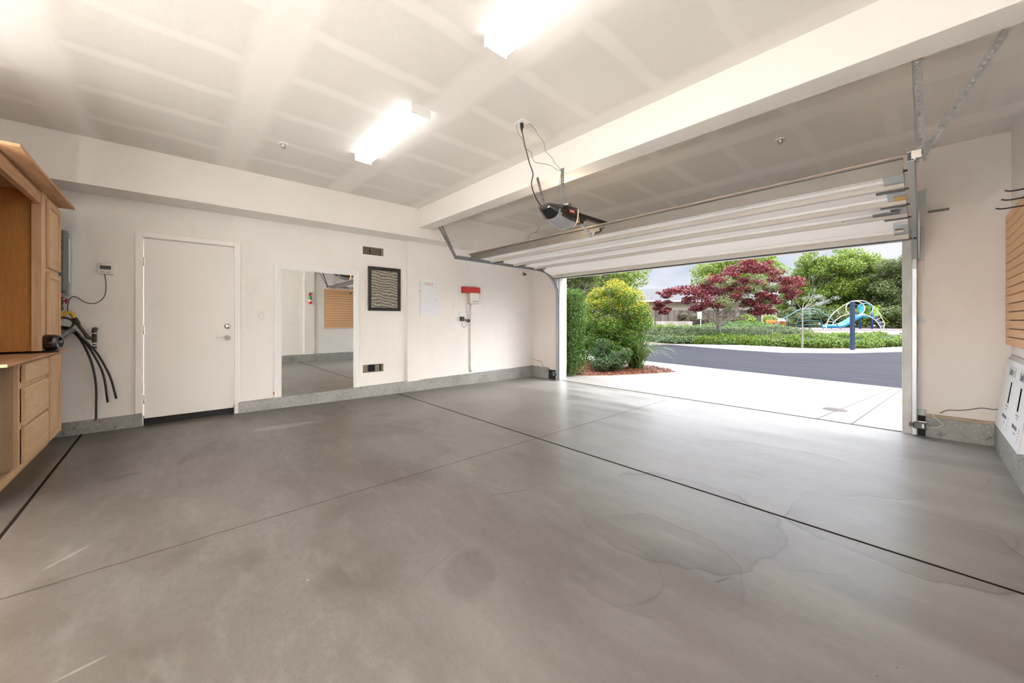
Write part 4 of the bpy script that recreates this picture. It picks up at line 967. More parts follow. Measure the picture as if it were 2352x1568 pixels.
# ------------------------------------------------------------ outside
def W(D, L): return (-.7379*D + .6750*L, .6750*D + .7379*L)       # site frame: D metres out along the lane axis, L metres to the right of it
GZ = -.06
def flat(name, pts, z, m, th=.12, **k):
    bm = B(); n = len(pts); a = [bm.verts.new((*p, z)) for p in pts]; b_ = [bm.verts.new((*p, z-th)) for p in pts]
    bm.faces.new(a); bm.faces.new(b_[::-1])
    for i in range(n): bm.faces.new([a[i], b_[i], b_[(i+1)%n], a[(i+1)%n]])
    return struct(name, bm, m, **k)
flat('driveway', [(-9, 6.16), (-9, 11.45), (-5.05, 10.79), (-.22, 10.0), (6, 9.05), (6, 6.02), (-6.1, 6.02)], GZ+.012, m_drive)
struct('threshold_strip', box(B(), XL-.1, XR+.1, 5.985, 6.03, -.15, -.033), mat('threshold_dark', (.05,.042,.035), .95, spec=.1))
street = [(-30, 15.3), (-9, 11.45), (-5.05, 10.79), (-.22, 10.0), (14, 7.7), (20, 22), W(16.5, 20.5), W(15.25, 15.9), W(14.6, 13.26), W(14.77, 10.77), W(16.1, 9.85), W(18.28, 9.05), W(20.35, 8.44), W(26, 5), W(34, -4)]
flat('street', street, GZ-.01, m_asph)
flat('sidewalk', [W(34, -4), W(26, 5), W(20.35, 8.44), W(18.28, 9.05), W(16.1, 9.85), W(14.77, 10.77), W(14.6, 13.26), W(15.25, 15.9), W(16.5, 20.5), W(19, 21), W(18.2, 18.8), W(16.9, 16.1), W(16.3, 14.7), W(17.0, 13.15), W(18.2, 13.1), W(19.6, 12.33), W(22.7, 11.13), W(26, 10.29), W(38, 6)], GZ+.004, m_walk)
# park ground rising gently behind the walk
bm = B(); Ls = list(range(-30, 71, 5)); Ds = [13.5, 20, 26, 32, 45, 62, 110]; Zs = [GZ-.03, GZ-.02, .45, .52, .80, 1.05, 1.4]
gr = [[bm.verts.new((*W(D, L), z)) for L in Ls] for D, z in zip(Ds, Zs)]
for i in range(len(Ds)-1):
    for j in range(len(Ls)-1): bm.faces.new([gr[i][j], gr[i][j+1], gr[i+1][j+1], gr[i+1][j]])
struct('park_ground', bm, m_soil)
def gz(D): return float(np.interp(D, Ds, Zs))

def leaves(bl, n, size, seed=0, up=.35, shell=.55, aspect=.55, jit=.35, two=None):
    """leaf blades scattered through ellipsoid clumps -> mesh; bl = [(cx, cy, cz, rx, ry, rz)]"""
    r = np.random.default_rng(seed); bl = np.array(bl, float)
    vol = bl[:,3]*bl[:,4]*bl[:,5]; k = r.choice(len(bl), n, p=vol**.75/np.sum(vol**.75))
    d = r.normal(size=(n, 3)); d /= np.linalg.norm(d, axis=1)[:,None]
    rad = shell + (1-shell)*r.random(n)**.6; rad *= 1 + jit*(r.random(n)-.6)*.5
    c = bl[k,:3] + d*bl[k,3:6]*rad[:,None]
    nn = d*.6 + r.normal(size=(n, 3))*.7; nn[:,2] += up; nn /= np.linalg.norm(nn, axis=1)[:,None]
    a = np.cross(nn, r.normal(size=(n, 3))); a /= np.linalg.norm(a, axis=1)[:,None]; b = np.cross(nn, a)
    s = size*(.6+.8*r.random(n))[:,None]
    v = np.stack([c-a*s, c-b*s*aspect+a*s*.1, c+a*s, c+b*s*aspect+a*s*.1], 1).reshape(-1, 3)
    return v, n, c, d
def leaf_mesh(name, v, n, midx=None):
    me = bpy.data.meshes.new(name); me.vertices.add(n*4); me.vertices.foreach_set('co', v.astype(np.float32).ravel())
    me.loops.add(n*4); me.loops.foreach_set('vertex_index', np.arange(n*4, dtype=np.int32))
    me.polygons.add(n); me.polygons.foreach_set('loop_start', np.arange(0, n*4, 4, dtype=np.int32))
    me.polygons.foreach_set('loop_total', np.full(n, 4, dtype=np.int32))
    if midx is not None: me.polygons.foreach_set('material_index', midx.astype(np.int32))
    me.update(calc_edges=True); return me
def clumps(cx_, cy_, cz_, rx, ry, rz, n, s, seed):
    r = random.Random(seed); out = []
    for i in range(n):
        while True:
            q = [r.uniform(-1, 1) for _ in range(3)]
            if sum(k*k for k in q) < 1: break
        k = s*r.uniform(.6, 1.2)
        out.append((cx_+q[0]*(rx-k*.6), cy_+q[1]*(ry-k*.6), cz_+q[2]*(rz-k*.5), k, k, k*.75))
    return out
def limbs(bm, base, dirs, r0, seed, depth=2, n=6, bend=.25):
    """tapering branches; dirs = [(tip x, y, z)]"""
    rr_ = random.Random(seed); base = Vector(base)
    for tip in dirs:
        tip = Vector(tip); m1 = base.lerp(tip, .35) + Vector((rr_.uniform(-1,1), rr_.uniform(-1,1), rr_.uniform(-.3,.6)))*bend*.35; m2 = base.lerp(tip, .7) + Vector((rr_.uniform(-1,1), rr_.uniform(-1,1), rr_.uniform(-.2,.4)))*bend*.35
        pts = smooth_pts([base, m1, m2, tip], 4); k = len(pts)
        tube(bm, pts, [r0*(1-.8*i/(k-1)) for i in range(k)], n, False)
        if depth > 0:
            sub = []
            for f in (.45, .65, .85):
                p = pts[int(f*(k-1))]; v = (tip-base).length*.38
                q = p + (tip-base).normalized()*v*.6 + Vector((rr_.uniform(-1,1), rr_.uniform(-1,1), rr_.uniform(-.2,.7)))*v*.6
                limbs(bm, p, [q], r0*.42, rr_.random(), depth-1, 5, bend*.5)
    return bm
def plant(name, lab, cat, base, bl, n, size, m, seed, trunk=None, bark=None, group=None, yellow=None, **k):
    t = thing(name, lab, cat, base, WF, group)
    if trunk is not None: part(t, 'trunk' if 'tree' in name else 'stems', trunk, bark or m_bark)
    v, n_, c, d = leaves(bl, n, size, seed, **k); mi = None
    if yellow:
        r = np.random.default_rng(seed+1); z0, z1 = yellow
        p = np.clip((c[:,2]-z0)/(z1-z0), 0, 1)*np.clip(d[:,2]*.8+.5, 0, 1); mi = (r.random(n_) < p*1.25).astype(int)
    me = leaf_mesh('foliage', v, n_, mi)
    o = part(t, 'foliage', me, [m, L_yel] if yellow else m)
    return t
def hedge_box(name, lab, cat, pts, n, size, m, seed, base, group=None):
    """clipped hedge: leaves over a box body; pts = (x0, x1, y0, y1, z0, z1)"""
    pass

# mulch bed
bed = [(-5.45, 6.60), (-4.75, 7.35), W(9.14, 3.99), W(9.99, 4.01), W(10.4, 3.7), (-6.3, 9.8), (-7.4, 8.2), (-6.2, 6.9)]
bed = [(-5.9, 6.6), (-5.2, 6.95), (-4.78, 7.45), (-4.25, 8.55), (-4.05, 9.12), (-4.40, 9.50), (-4.9, 9.75), (-6.3, 9.9), (-7.4, 8.4)]
flat('planting_bed', bed, GZ+.018, mat('mulch_base', (.16,.055,.022), .95), .05)
def in_poly(x, y, P):
    c = False; j = len(P)-1
    for i in range(len(P)):
        if (P[i][1] > y) != (P[j][1] > y) and x < (P[j][0]-P[i][0])*(y-P[i][1])/(P[j][1]-P[i][1])+P[i][0]: c = not c
        j = i
    return c
r = np.random.default_rng(5); cc = []
while len(cc) < 9500:
    x, y = r.uniform(-7.4, -4.0), r.uniform(6.6, 9.9)
    if in_poly(x, y, bed): cc.append((x, y, GZ+.020+.034*r.random()))
cc = np.array(cc); n = len(cc); nn = r.normal(size=(n, 3))*.35; nn[:,2] += 1; nn /= np.linalg.norm(nn, axis=1)[:,None]
a = np.cross(nn, r.normal(size=(n, 3))); a /= np.linalg.norm(a, axis=1)[:,None]; b_ = np.cross(nn, a); s = (.016+.022*r.random(n))[:,None]
solo('bark_mulch', leaf_mesh('bark_mulch', np.stack([cc-a*s, cc-b_*s*.35, cc+a*s, cc+b_*s*.35], 1).reshape(-1, 3), n), L_bark, 'reddish bark mulch spread under the shrubs beside the drive', 'mulch', kind='stuff')

hx, hy = W(8.65, 1.30)
bl = [(hx+dx_, hy+dy_, z, .20, .20, .2) for z in np.arange(.16, 1.86, .16) for dx_ in (-.16, .16) for dy_ in (-.14, .14)] + [(hx-.45, hy-.1, z, .24, .24, .22) for z in np.arange(.16, 1.80, .18)]
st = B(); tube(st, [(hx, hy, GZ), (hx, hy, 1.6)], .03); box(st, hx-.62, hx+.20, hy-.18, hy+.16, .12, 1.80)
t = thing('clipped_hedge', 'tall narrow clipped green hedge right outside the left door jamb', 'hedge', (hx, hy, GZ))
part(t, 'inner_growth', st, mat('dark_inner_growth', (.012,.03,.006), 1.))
v, n_, c, d = leaves(bl, 30000, .022, 3, up=.1, aspect=.35, shell=.75); part(t, 'foliage', leaf_mesh('foliage', v, n_), L_hedge)

sx_, sy_ = W(9.9, 2.75)
st = B(); limbs(st, (sx_, sy_, GZ), [(sx_+.5, sy_+.3, 1.7), (sx_-.5, sy_-.1, 1.8), (sx_+.1, sy_-.4, 1.9), (sx_-.2, sy_+.4, 1.5)], .03, 4, 2)
bl = clumps(sx_, sy_, 1.33, .95, .84, .98, 60, .28, 11)
bl += clumps(sx_, sy_, .62, .95, .85, .58, 44, .27, 12)
plant('yellow_tipped_shrub', 'large rounded shrub with green leaves and yellow-orange tips', 'shrub', (sx_, sy_, GZ), bl, 52000, .025, L_green, 21, st, m_dbark, yellow=(.9, 2.1), aspect=.45)
bx_, by_ = W(11.3, 2.2)
st = B(); limbs(st, (bx_, by_, GZ), [(bx_+.4, by_+.1, 1.4), (bx_-.4, by_, 1.6), (bx_, by_-.3, 1.5)], .025, 6, 1)
plant('green_shrub', 'dark green shrub filling the gap between the clipped hedge and the yellow-tipped shrub', 'shrub', (bx_, by_, GZ), clumps(bx_, by_, .95, .9, .8, 1.0, 34, .30, 17), 12000, .035, L_green, 24, st, m_dbark, aspect=.5)
lx, ly = W(9.15, 2.38)
st = B(); limbs(st, (lx, ly, GZ), [(lx+.4, ly+.1, .5), (lx-.4, ly, .5), (lx, ly-.3, .6)], .015, 6, 1)
plant('low_shrub', 'low grey-green leafy shrub at the foot of the yellow-tipped shrub', 'shrub', (lx, ly, GZ), clumps(lx, ly, .34, .62, .5, .42, 20, .22, 13), 11000, .024, L_low, 22, st, m_dbark, aspect=.5)
# flax
fx, fy = W(9.75, 3.25)
t = thing('flax_plant', 'spiky strap-leaved plant fanning out at the tip of the mulch bed', 'plant', (fx, fy, GZ))
r = random.Random(9); vs, fs = [], []
for i in range(190):
    az = r.uniform(0, 2*PI); ln = r.uniform(.95, 1.95); sp_ = r.uniform(.15, 1.0); wd = r.uniform(.012, .024)
    o_ = Vector((fx + r.uniform(-.14,.14), fy + r.uniform(-.14,.14), GZ+.03)); h_ = Vector((math.cos(az), math.sin(az), 0)) + Vector((.66,.5,0))*.45; h_.normalize(); sd_ = Vector((-h_.y, h_.x, 0))
    k0 = len(vs); ns = 7
    for q in range(ns+1):
        u = q/ns; out_ = ln*sp_*(u**1.3)*.75; hi = ln*(u*(1.05-.35*sp_) - (u**2.6)*.55*sp_)
        c_ = o_ + h_*out_ + Vector((0,0,max(hi,.0))); ww = wd*(1-u**3)*(.6+.4*min(1,u*4))
        vs += [c_ - sd_*ww, c_ + sd_*ww]
    fs += [(k0+2*q, k0+2*q+1, k0+2*q+3, k0+2*q+2) for q in range(ns)]
me = bpy.data.meshes.new('blades'); me.from_pydata([tuple(v) for v in vs], [], fs); part(t, 'blades', me, L_blade)

# trees behind
def big_tree(name, lab, D, L, zc, rx, rz, n, size, m, seed, h0=None, bark=None, group='trees beyond the street', nc=34, s=None):
    x, y = W(D, L); z0 = gz(D) - .05
    st = B(); rr_ = random.Random(seed); top = zc + rz*.6
    tube(st, [(x, y, z0), (x+.1, y, (z0+zc)/2), (x, y+.1, zc), (x, y, top)], [rx*.06, rx*.05, rx*.035, rx*.012], 8, False)
    limbs(st, (x, y, z0+(zc-z0)*.45), [(x+rx*.7*math.cos(a_), y+rx*.7*math.sin(a_), zc+rz*rr_.uniform(-.2, .6)) for a_ in [k*2*PI/6+rr_.random() for k in range(6)]], rx*.028, seed, 1, 6, rx*.3)
    bl = clumps(x, y, zc, rx, rx, rz, int(nc*1.6), (s or rx*.36)*.82, seed)
    return plant(name, lab, 'tree', (x, y, z0), bl, int(n*1.9), size*.68, m, seed, st, bark or m_bark, group=group, aspect=.6, shell=.45)
big_tree('broadleaf_tree', 'green tree rising behind the yellow-tipped shrub', 24, 5.9, 4.2, 3.0, 2.2, 16000, .085, L_tree, 31)
big_tree('broadleaf_tree', 'dark green tree right behind the clipped hedge', 20, 3.0, 3.4, 1.7, 1.7, 9000, .07, L_dtree, 32)
big_tree('broadleaf_tree', 'yellow-green tree behind and above the left half of the plum tree', 42, 25.3, 6.6, 4.6, 2.8, 12000, .16, L_tree, 33)
big_tree('slender_tree', 'slender airy tree right of the plum tree crown', 40, 31.9, 5.0, 1.9, 4.0, 6500, .12, L_tree, 34, nc=28, s=.8)
big_tree('broadleaf_tree', 'tallest bright green tree behind the slide', 40, 35.6, 5.4, 3.6, 4.0, 20000, .13, L_tree, 35, nc=46)
big_tree('broadleaf_tree', 'green tree between the slender tree and the tallest one', 43, 33.3, 4.2, 2.6, 3.4, 9000, .14, L_tree, 36)
big_tree('broadleaf_tree', 'dull green tree right of the tallest one', 38, 37.3, 4.0, 2.7, 3.6, 14000, .12, L_dtree, 37, nc=40)
big_tree('broadleaf_tree', 'dull green tree cut off by the right door jamb', 35, 37.2, 4.4, 2.8, 3.9, 15000, .12, L_dtree, 38, nc=40)
big_tree('broadleaf_tree', 'small pale tree over the house roof', 58, 26.5, 4.4, 2.6, 1.8, 3500, .16, L_grey, 39)
def bush(lab, D, L, rx, ry, rz, n, size, m, seed, nm='shrub', grp='shrubs at the back of the park'):
    x, y = W(D, L); z = gz(D); st = B(); limbs(st, (x, y, z-.05), [(x+rx*.5, y, z+rz), (x-rx*.5, y, z+rz), (x, y+ry*.4, z+rz*1.2)], .03, seed, 1)
    bl = clumps(x, y, z+rz*.75, rx, ry, rz, max(10, int(rx*8)), min(rx, rz)*.55, seed)
    return plant(nm, lab, 'shrub', (x, y, z-.05), bl, n, size, m, seed, st, m_dbark, grp)
bush('dark shrub below the slender tree, behind the climbing frame', 36, 27.5, 2.2, 2.2, 1.1, 5500, .09, L_dtree, 41)
bush('dark shrub behind the dome climber', 37, 30.3, 2.4, 2.2, 1.3, 5500, .10, L_dtree, 42)
bush('green shrub behind the slide', 37, 33.2, 2.3, 2.0, 1.3, 5500, .10, L_tree, 43)
bush('green shrub right of the slide ladder', 34.5, 34.0, 1.8, 1.8, 1.3, 5500, .09, L_tree, 44)
bush('dark shrub at the foot of the tree by the right jamb', 33, 34.6, 1.8, 1.8, 1.2, 5500, .09, L_dtree, 45)
bush('bright green shrub below the plum tree crown, left of the bench', 34, 22.4, 1.6, 1.6, .9, 4500, .08, L_tree, 46)
bush('brown twiggy shrub below the plum tree crown', 35, 20.2, 1.9, 1.5, .8, 5000, .06, L_brown, 47)
bush('dark olive shrub in front of the board fence', 36, 17.6, 2.0, 1.4, .9, 4500, .07, L_brown, 48)

# plum tree
px_, py_ = W(22, 12.25); z0 = gz(22)
st = B(); base = (px_, py_, .10)
def WP(D, L, z): return (*W(D, L), z)
tube(st, [WP(22,12.25,.05), WP(22,12.25,.95)], [.09,.07], 8, False)
b0 = WP(22,12.25,.90)
limbs(st, b0, [WP(22.3,10.6,2.3), WP(21.5,14.6,2.9), WP(22.6,13.8,3.4), WP(21.2,15.4,2.6), WP(22.8,12.5,3.6)], .05, 77, 2, 6, .5)
r = random.Random(3); bl = []
crown = [(9.6,2.9),(10.2,3.1),(10.8,2.9),(10.5,2.5),(11.2,3.3),(11.4,2.6),(11.8,3.0),(11.2,2.1),(10.9,1.95),(12.1,3.6),(12.5,3.1),(12.6,2.5),(13.0,3.9),(13.2,3.3),(13.3,2.6),(13.6,4.3),(13.9,3.7),(14.0,3.0),(14.2,2.2),(14.4,4.2),(14.7,3.5),(14.8,2.7),(14.9,2.0),(15.2,3.1),(15.4,3.8),(15.6,2.4),(15.8,3.4),(16.2,3.0),(16.4,3.5),(15.3,1.7),(14.6,1.6),(16.6,2.75),(12.9,4.2),(14.0,4.45),(15.1,2.6),(13.8,2.35),(15.0,4.4),(16.8,3.6),(12.0,2.2)]
for L, z in crown:
    for q in range(3):
        D = 22 + r.uniform(-1.5, 1.5); x, y = W(D, L*D/22 + r.uniform(-.3,.3)); k = r.uniform(.26, .46); bl.append((x, y, z + r.uniform(-.15,.15), k*1.25, k*1.25, k*.55))
plant('plum_tree', 'spreading dark red plum tree with a forked pale trunk in the park', 'tree', (px_, py_, 0), bl, 15000, .062, L_red, 51, st, m_bark, aspect=.75, shell=.2)
r = random.Random(8); bl = []
for i in range(16):
    D = 22 + r.uniform(-1.2, 1.2); L = r.uniform(10.8, 15.2); x, y = W(D, L); k = r.uniform(.3, .5); bl.append((x, y, r.uniform(1.9, 3.6), k*1.2, k*1.2, k*.8))
x, y = W(23.4, 12.9); st = B(); tube(st, [(x, y, .3), (x, y, 2.0)], [.08, .05], 7, False); limbs(st, (x, y, 1.6), [WP(22.6,11.4,3.0), WP(22.8,14.6,3.0), WP(23,13.2,3.5)], .04, 5, 1)
plant('olive_leaved_tree', 'pale yellow-green tree mixed in behind the plum tree crown', 'tree', (x, y, .4), bl, 8000, .05, L_pale, 52, st, m_bark, aspect=.4, shell=.1)
r = random.Random(18); bl = []
for i in range(12):
    D = 25 + r.uniform(-.5, .5); L = r.uniform(9.3, 10.7); x, y = W(D, L); k = r.uniform(.2, .34); bl.append((x, y, r.uniform(1.55, 3.1), k*1.2, k*1.2, k*.5))
x, y = W(25, 9.6); st = B(); tube(st, [(x, y, .4), (x, y, 1.6)], [.05, .035], 7, False); limbs(st, (x, y, 1.4), [WP(25,9.4,2.9), WP(25,10.6,2.4), WP(25,10.0,3.0)], .025, 6, 1)
plant('small_plum_tree', 'small dark red tree showing right of the yellow-tipped shrub', 'tree', (x, y, .4), bl, 2200, .055, L_red, 53, st, m_bark, aspect=.75, shell=.1)
# bare young tree
x, y = W(17.2, 13.4); st = B(); tube(st, [(x, y, GZ), (x+.01, y, .8), (x, y, 1.72)], [.035, .03, .028], 7, False)
limbs(st, (x, y, 1.25), [WP(17.2,12.75,2.15)], .018, 3, 1, 5, .15)
limbs(st, (x, y, 1.70), [WP(17.1,12.9,2.35), WP(17.3,13.8,2.5), WP(17.4,14.4,2.4), WP(17.1,14.7,2.2), WP(17.3,14.1,2.7)], .018, 13, 2, 5, .2)
bl = [(*W(17.2+r.uniform(-.5,.5), r.uniform(13.7, 15.0)), r.uniform(1.95, 2.45), .22, .22, .12) for _ in range(10)]
plant('bare_young_tree', 'thin young tree with silvery sparse branches in front of the climbing frame', 'tree', (x, y, GZ), bl, 1300, .022, L_grey, 54, st, mat('silvery_bark', (.20,.18,.155), .8), aspect=.3, shell=.0)

# low hedges and ground cover
def mound(lab, D, L, rl, rd, h, n, size, m, seed, nm='ground_cover', z=None):
    x, y = W(D, L); zz = gz(D) if z is None else z; r_ = random.Random(seed); bl = []
    for i in range(int(10+rl*rd*5)):
        a_ = r_.uniform(0, 2*PI); q = math.sqrt(r_.random()); LL = L + rl*q*math.cos(a_); DD = D + rd*q*math.sin(a_); hh = h*(1-.55*q*q)
        k = r_.uniform(.28, .42); bl.append((*W(DD, LL), zz + hh - k*.55, k*1.2, k*1.2, k*.6))
    for i in range(int(14+rl*6)):
        a_ = 2*PI*i/int(14+rl*6); bl.append((*W(D+rd*.98*math.sin(a_), L+rl*.98*math.cos(a_)), zz + h*.25, .3, .3, .26))
    bm = B(); ring = []
    for f_, hz in ((1.0, -.1), (.9, .45), (.6, .80), (.25, .95)):
        ring.append([bm.verts.new((*W(D+rd*f_*math.sin(a_*PI/12), L+rl*f_*math.cos(a_*PI/12)), zz + (h-.22)*hz)) for a_ in range(24)])
    for i in range(3):
        for j in range(24): bm.faces.new([ring[i][j], ring[i][(j+1)%24], ring[i+1][(j+1)%24], ring[i+1][j]])
    bm.faces.new(ring[-1])
    t = thing(nm, lab, 'ground cover', (x, y, zz), WF, 'planted mounds along the park edge')
    part(t, 'inner_growth', bm, mat('dark_inner_growth'))
    v, n_, c, d = leaves(bl, n, size, seed, up=.6, shell=.55, aspect=.5); part(t, 'foliage', leaf_mesh('foliage', v, n_), m)
mound('wide green mound at the left end of the park bank', 23.6, 10.9, 2.6, 2.0, .62, 15000, .05, L_cover2, 61)
mound('bright green mound on the bank below the plum tree', 20.9, 12.0, 1.9, 1.2, .55, 13000, .045, L_cover, 62)
mound('grey-green mound on the bank right of the plum trunk', 23.2, 14.2, 2.4, 1.6, .62, 13000, .045, L_cover2, 63)
mound('green mound behind the bare soil patch', 24.8, 17.3, 2.2, 1.6, .60, 9000, .05, L_cover2, 64)
mound('bright green low hedge right of the bare soil patch', 19.4, 13.7, 1.25, .9, .66, 12000, .042, L_cover, 65)
mound('green low hedge left of the blue post', 18.6, 15.0, 1.3, .9, .74, 12000, .042, L_cover, 66)
mound('dull green mound behind the thin young tree', 21.6, 16.6, 2.0, 1.3, .66, 10000, .045, L_cover2, 67)
mound('bright green low hedge right behind the blue post', 18.6, 16.7, 1.3, .9, .76, 12000, .042, L_cover, 68)
mound('green low hedge at the right jamb', 19.3, 18.7, 1.4, 1.0, .78, 12000, .042, L_cover, 69)
mound('green low hedge cut off by the right jamb', 19.8, 20.6, 1.5, 1.0, .78, 8000, .05, L_cover2, 70)
mound('clipped dark green hedge behind the plum trunk', 29.5, 18.0, 3.4, .9, .75, 12000, .05, L_green, 71, 'park_hedge')
mound('green mound on the left edge, by the low wall', 27.5, 11.6, 2.4, 1.2, .55, 7000, .05, L_cover, 72)
mound('low dull mound farthest left on the bank, behind the strap-leaved plant', 21.8, 9.4, 1.5, 1.5, .42, 9000, .045, L_cover2, 73)
mound('low green mound between the plum trunk and the walk', 21.3, 10.6, 1.5, 1.0, .42, 9000, .045, L_cover, 74)
mound('flat dull mound in front of the rules sign', 26.0, 13.9, 2.2, 1.4, .50, 9000, .05, L_cover2, 75)

# fence, house, low wall, sign
fz = gz(42)
t = thing('board_fence', 'weathered grey-brown board fence in front of the pale house', 'fence', (*W(42, 19), fz))
bm = B(); r = random.Random(2); L = 13.0
mf = mat('weathered_boards', rough=.9, fn=lambda g, b, oc: g.l.new(g.mix(g.node('ShaderNodeNewGeometry').outputs['Random Per Island'], (.06,.045,.037), (.16,.13,.11)), b.inputs['Base Color']))
while L < 28:
    w_ = r.uniform(.13, .16); a, b_ = W(42, L), W(42, L+w_-.012); hh = 1.75 + r.uniform(-.03, .03); e = Vector((W(42.03,L)[0]-a[0], W(42.03,L)[1]-a[1], 0))
    p0, p1 = Vector((*a, fz-.05)), Vector((*b_, fz-.05)); u_ = Vector((0,0,hh))
    hexa(bm, [p0, p1, p1+e, p0+e, p0+u_, p1+u_, p1+e+u_, p0+e+u_]); L += w_
part(t, 'boards', bm, mf)
bm = B()
for z in (.35, 1.4): beam_box(bm, WP(42.07,13,fz+z), WP(42.07,28,fz+z), .04, .09)
part(t, 'rails', bm, mf)
t = thing('house', 'pale cream single-storey house with a grey shingle roof behind the fence', 'house', (*W(52, 24), gz(52)))
mh = mat('house_stucco', (.33,.32,.26), .8); hz0 = gz(52)
def hbox(bm, D0, D1, L0, L1, z0_, z1_): return hexa(bm, [WP(D0,L0,z0_), WP(D0,L1,z0_), WP(D1,L1,z0_), WP(D1,L0,z0_), WP(D0,L0,z1_), WP(D0,L1,z1_), WP(D1,L1,z1_), WP(D1,L0,z1_)])
part(t, 'walls', hbox(B(), 52, 60, 15, 38, hz0-.2, 3.95), mh)
bm = B(); e = [WP(51.3,14,3.95), WP(51.3,39,3.95), WP(60.7,39,3.95), WP(60.7,14,3.95), WP(56,19.5,6.0), WP(56,34,6.0)]
vv = [bm.verts.new(p) for p in e]
for f in ((0,1,5,4),(1,2,5),(2,3,4,5),(3,0,4),(3,2,1,0)): bm.faces.new([vv[i] for i in f])
part(t, 'roof', bm, mat('grey_shingles', (.10,.10,.10), 1., spec=.0, bump=(8, .4, .03)))
part(t, 'gutter', hbox(B(), 51.22, 51.34, 14, 39, 3.86, 4.02), m_white)
t = solo('retaining_wall', hbox(B(), 32.2, 32.5, 12.0, 15.6, .35, 1.16), mat('pale_block_wall', rough=.85, fn=lambda g, b, oc: g.l.new(g.mix(g.ramp(g.noise(oc, 2.2, 5), .4, .6), (.24,.21,.17), (.32,.29,.25)), b.inputs['Base Color'])), 'low pale retaining wall in front of the board fence', 'wall', (*W(32.3, 14), .5), bev=.03)
t = thing('park_sign', 'small white rules sign on a post beside the plum tree', 'sign', (*W(27.5, 13.8), .4))
bm = B(); beam_box(bm, WP(27.5,13.92,.35), WP(27.5,13.92,1.90), .06, .05); part(t, 'post', bm, m_lgrey)
bm = B(); hbox(bm, 27.42, 27.46, 13.66, 13.96, 1.36, 1.88); sg = part(t, 'sign_board', bm, m_white, bev=.01)
xd = Vector((.675, .7379, 0)); 
bm = B(); hbox(bm, 27.413, 27.42, 13.70, 13.92, 1.72, 1.82); part(sg, 'sign_symbol', bm, mat('pale_blue_print', (.45,.62,.75), .6))
part(sg, 'sign_text', text_mesh('PARK\nRULES\nPLEASE\nREAD', .085, basis(WP(27.412,13.81,1.55), xd, (0,0,1)), sx=.8), m_ink)
# blue post at the kerb
t = thing('blue_post', 'tall dark blue square post standing at the kerb across the street', 'post', (*W(16.2, 14.8), GZ))
bm = B(); beam_box(bm, WP(16.2,14.8,GZ), WP(16.2,14.8,2.04), .12, .12, xd); part(t, 'shaft', bm, mat('navy_paint', (.018,.032,.065), .4))
bm = B(); beam_box(bm, WP(16.2,14.8,2.04), WP(16.2,14.8,2.08), .10, .10, xd); part(t, 'cap', bm, m_lgrey)

# ------------------------------------------------------------ playground
m_cream = mat('cream_tube', (.42,.38,.29), .4); m_teal = mat('teal_tube', (.05,.15,.165), .4); m_dteal = mat('dark_green_tube', (.02,.06,.06), .4)
m_blue = mat('slide_blue', (.0,.16,.32), .35); m_roof = mat('roof_aqua', (.03,.30,.42), .35); m_pblue = mat('post_blue', (.006,.06,.20), .4); m_lime = mat('lime_panel', (.16,.33,.012), .45)
m_org = mat('orange_slat', (.45,.13,.02), .5); m_nav = mat('navy_tread', (.03,.045,.09), .5)
PZ = gz(31)
def PG(x, z, D=31): return WP(D, x*D/31, z)       # x metres right of the lane axis at D = 31
flatp = thing('play_surface', 'pale safety surface under the playground equipment', 'ground surface', (*W(32, 28), PZ))
part(flatp, 'rubber_surface', hbox(B(), 28.5, 34, 22.2, 31.6, PZ-.05, PZ+.03), mat('rubber_surface', (.17,.14,.155), .9)); part(flatp, 'kerb', hbox(B(), 34, 34.3, 22.0, 33, PZ-.05, PZ+.10), m_walk)
# arched ladder with ring
def arc(pts, D=31): return smooth_pts([PG(x, z, D) for x, z in pts], 6)
t = thing('arch_climber', 'cream tubular arch climber with a big ring in the playground', 'climbing frame', PG(28.6, PZ))
bm = B(); tube(bm, arc([(26.15,.50),(26.25,1.15),(26.75,1.85),(27.6,2.50),(28.4,2.85),(29.3,2.85),(30.0,2.45),(30.6,1.75),(30.95,1.0),(30.9,.5)]), .035, 7); part(t, 'outer_hoop', bm, m_cream)
bm = B(); tube(bm, arc([(26.55,.50),(26.75,1.05),(27.25,1.50),(27.95,1.78),(28.15,1.72)]), .035, 7); tube(bm, arc([(28.95,1.72),(29.45,1.70),(30.1,1.35),(30.55,.85),(30.75,.45)]), .035, 7); part(t, 'inner_hoop', bm, m_cream)
bm = B(); tube(bm, [PG(28.55+.78*math.cos(a_*PI/16), 2.25+.60*math.sin(a_*PI/16)) for a_ in range(33)], .040, 7, False); part(t, 'big_ring', bm, m_cream)
bm = B(); tube(bm, [PG(28.5+.42*math.cos(a_*PI/16), 2.25+.34*math.sin(a_*PI/16)) for a_ in range(33)], .022, 6, False); part(t, 'small_ring', bm, m_dteal)
for a_, b2 in (((26.25,.85),(26.62,.85)), ((26.30,1.15),(26.80,1.10)), ((27.05,2.1),(27.35,1.55)), ((30.05,2.3),(29.75,1.6)), ((30.45,1.95),(30.0,1.40)), ((30.72,1.5),(30.25,1.25)), ((30.85,1.15),(30.45,1.02)), ((30.92,.8),(30.62,.72))):
    bm = B(); tube(bm, [PG(*a_), PG(*b2)], .022, 6); part(t, 'rung', bm, m_cream)
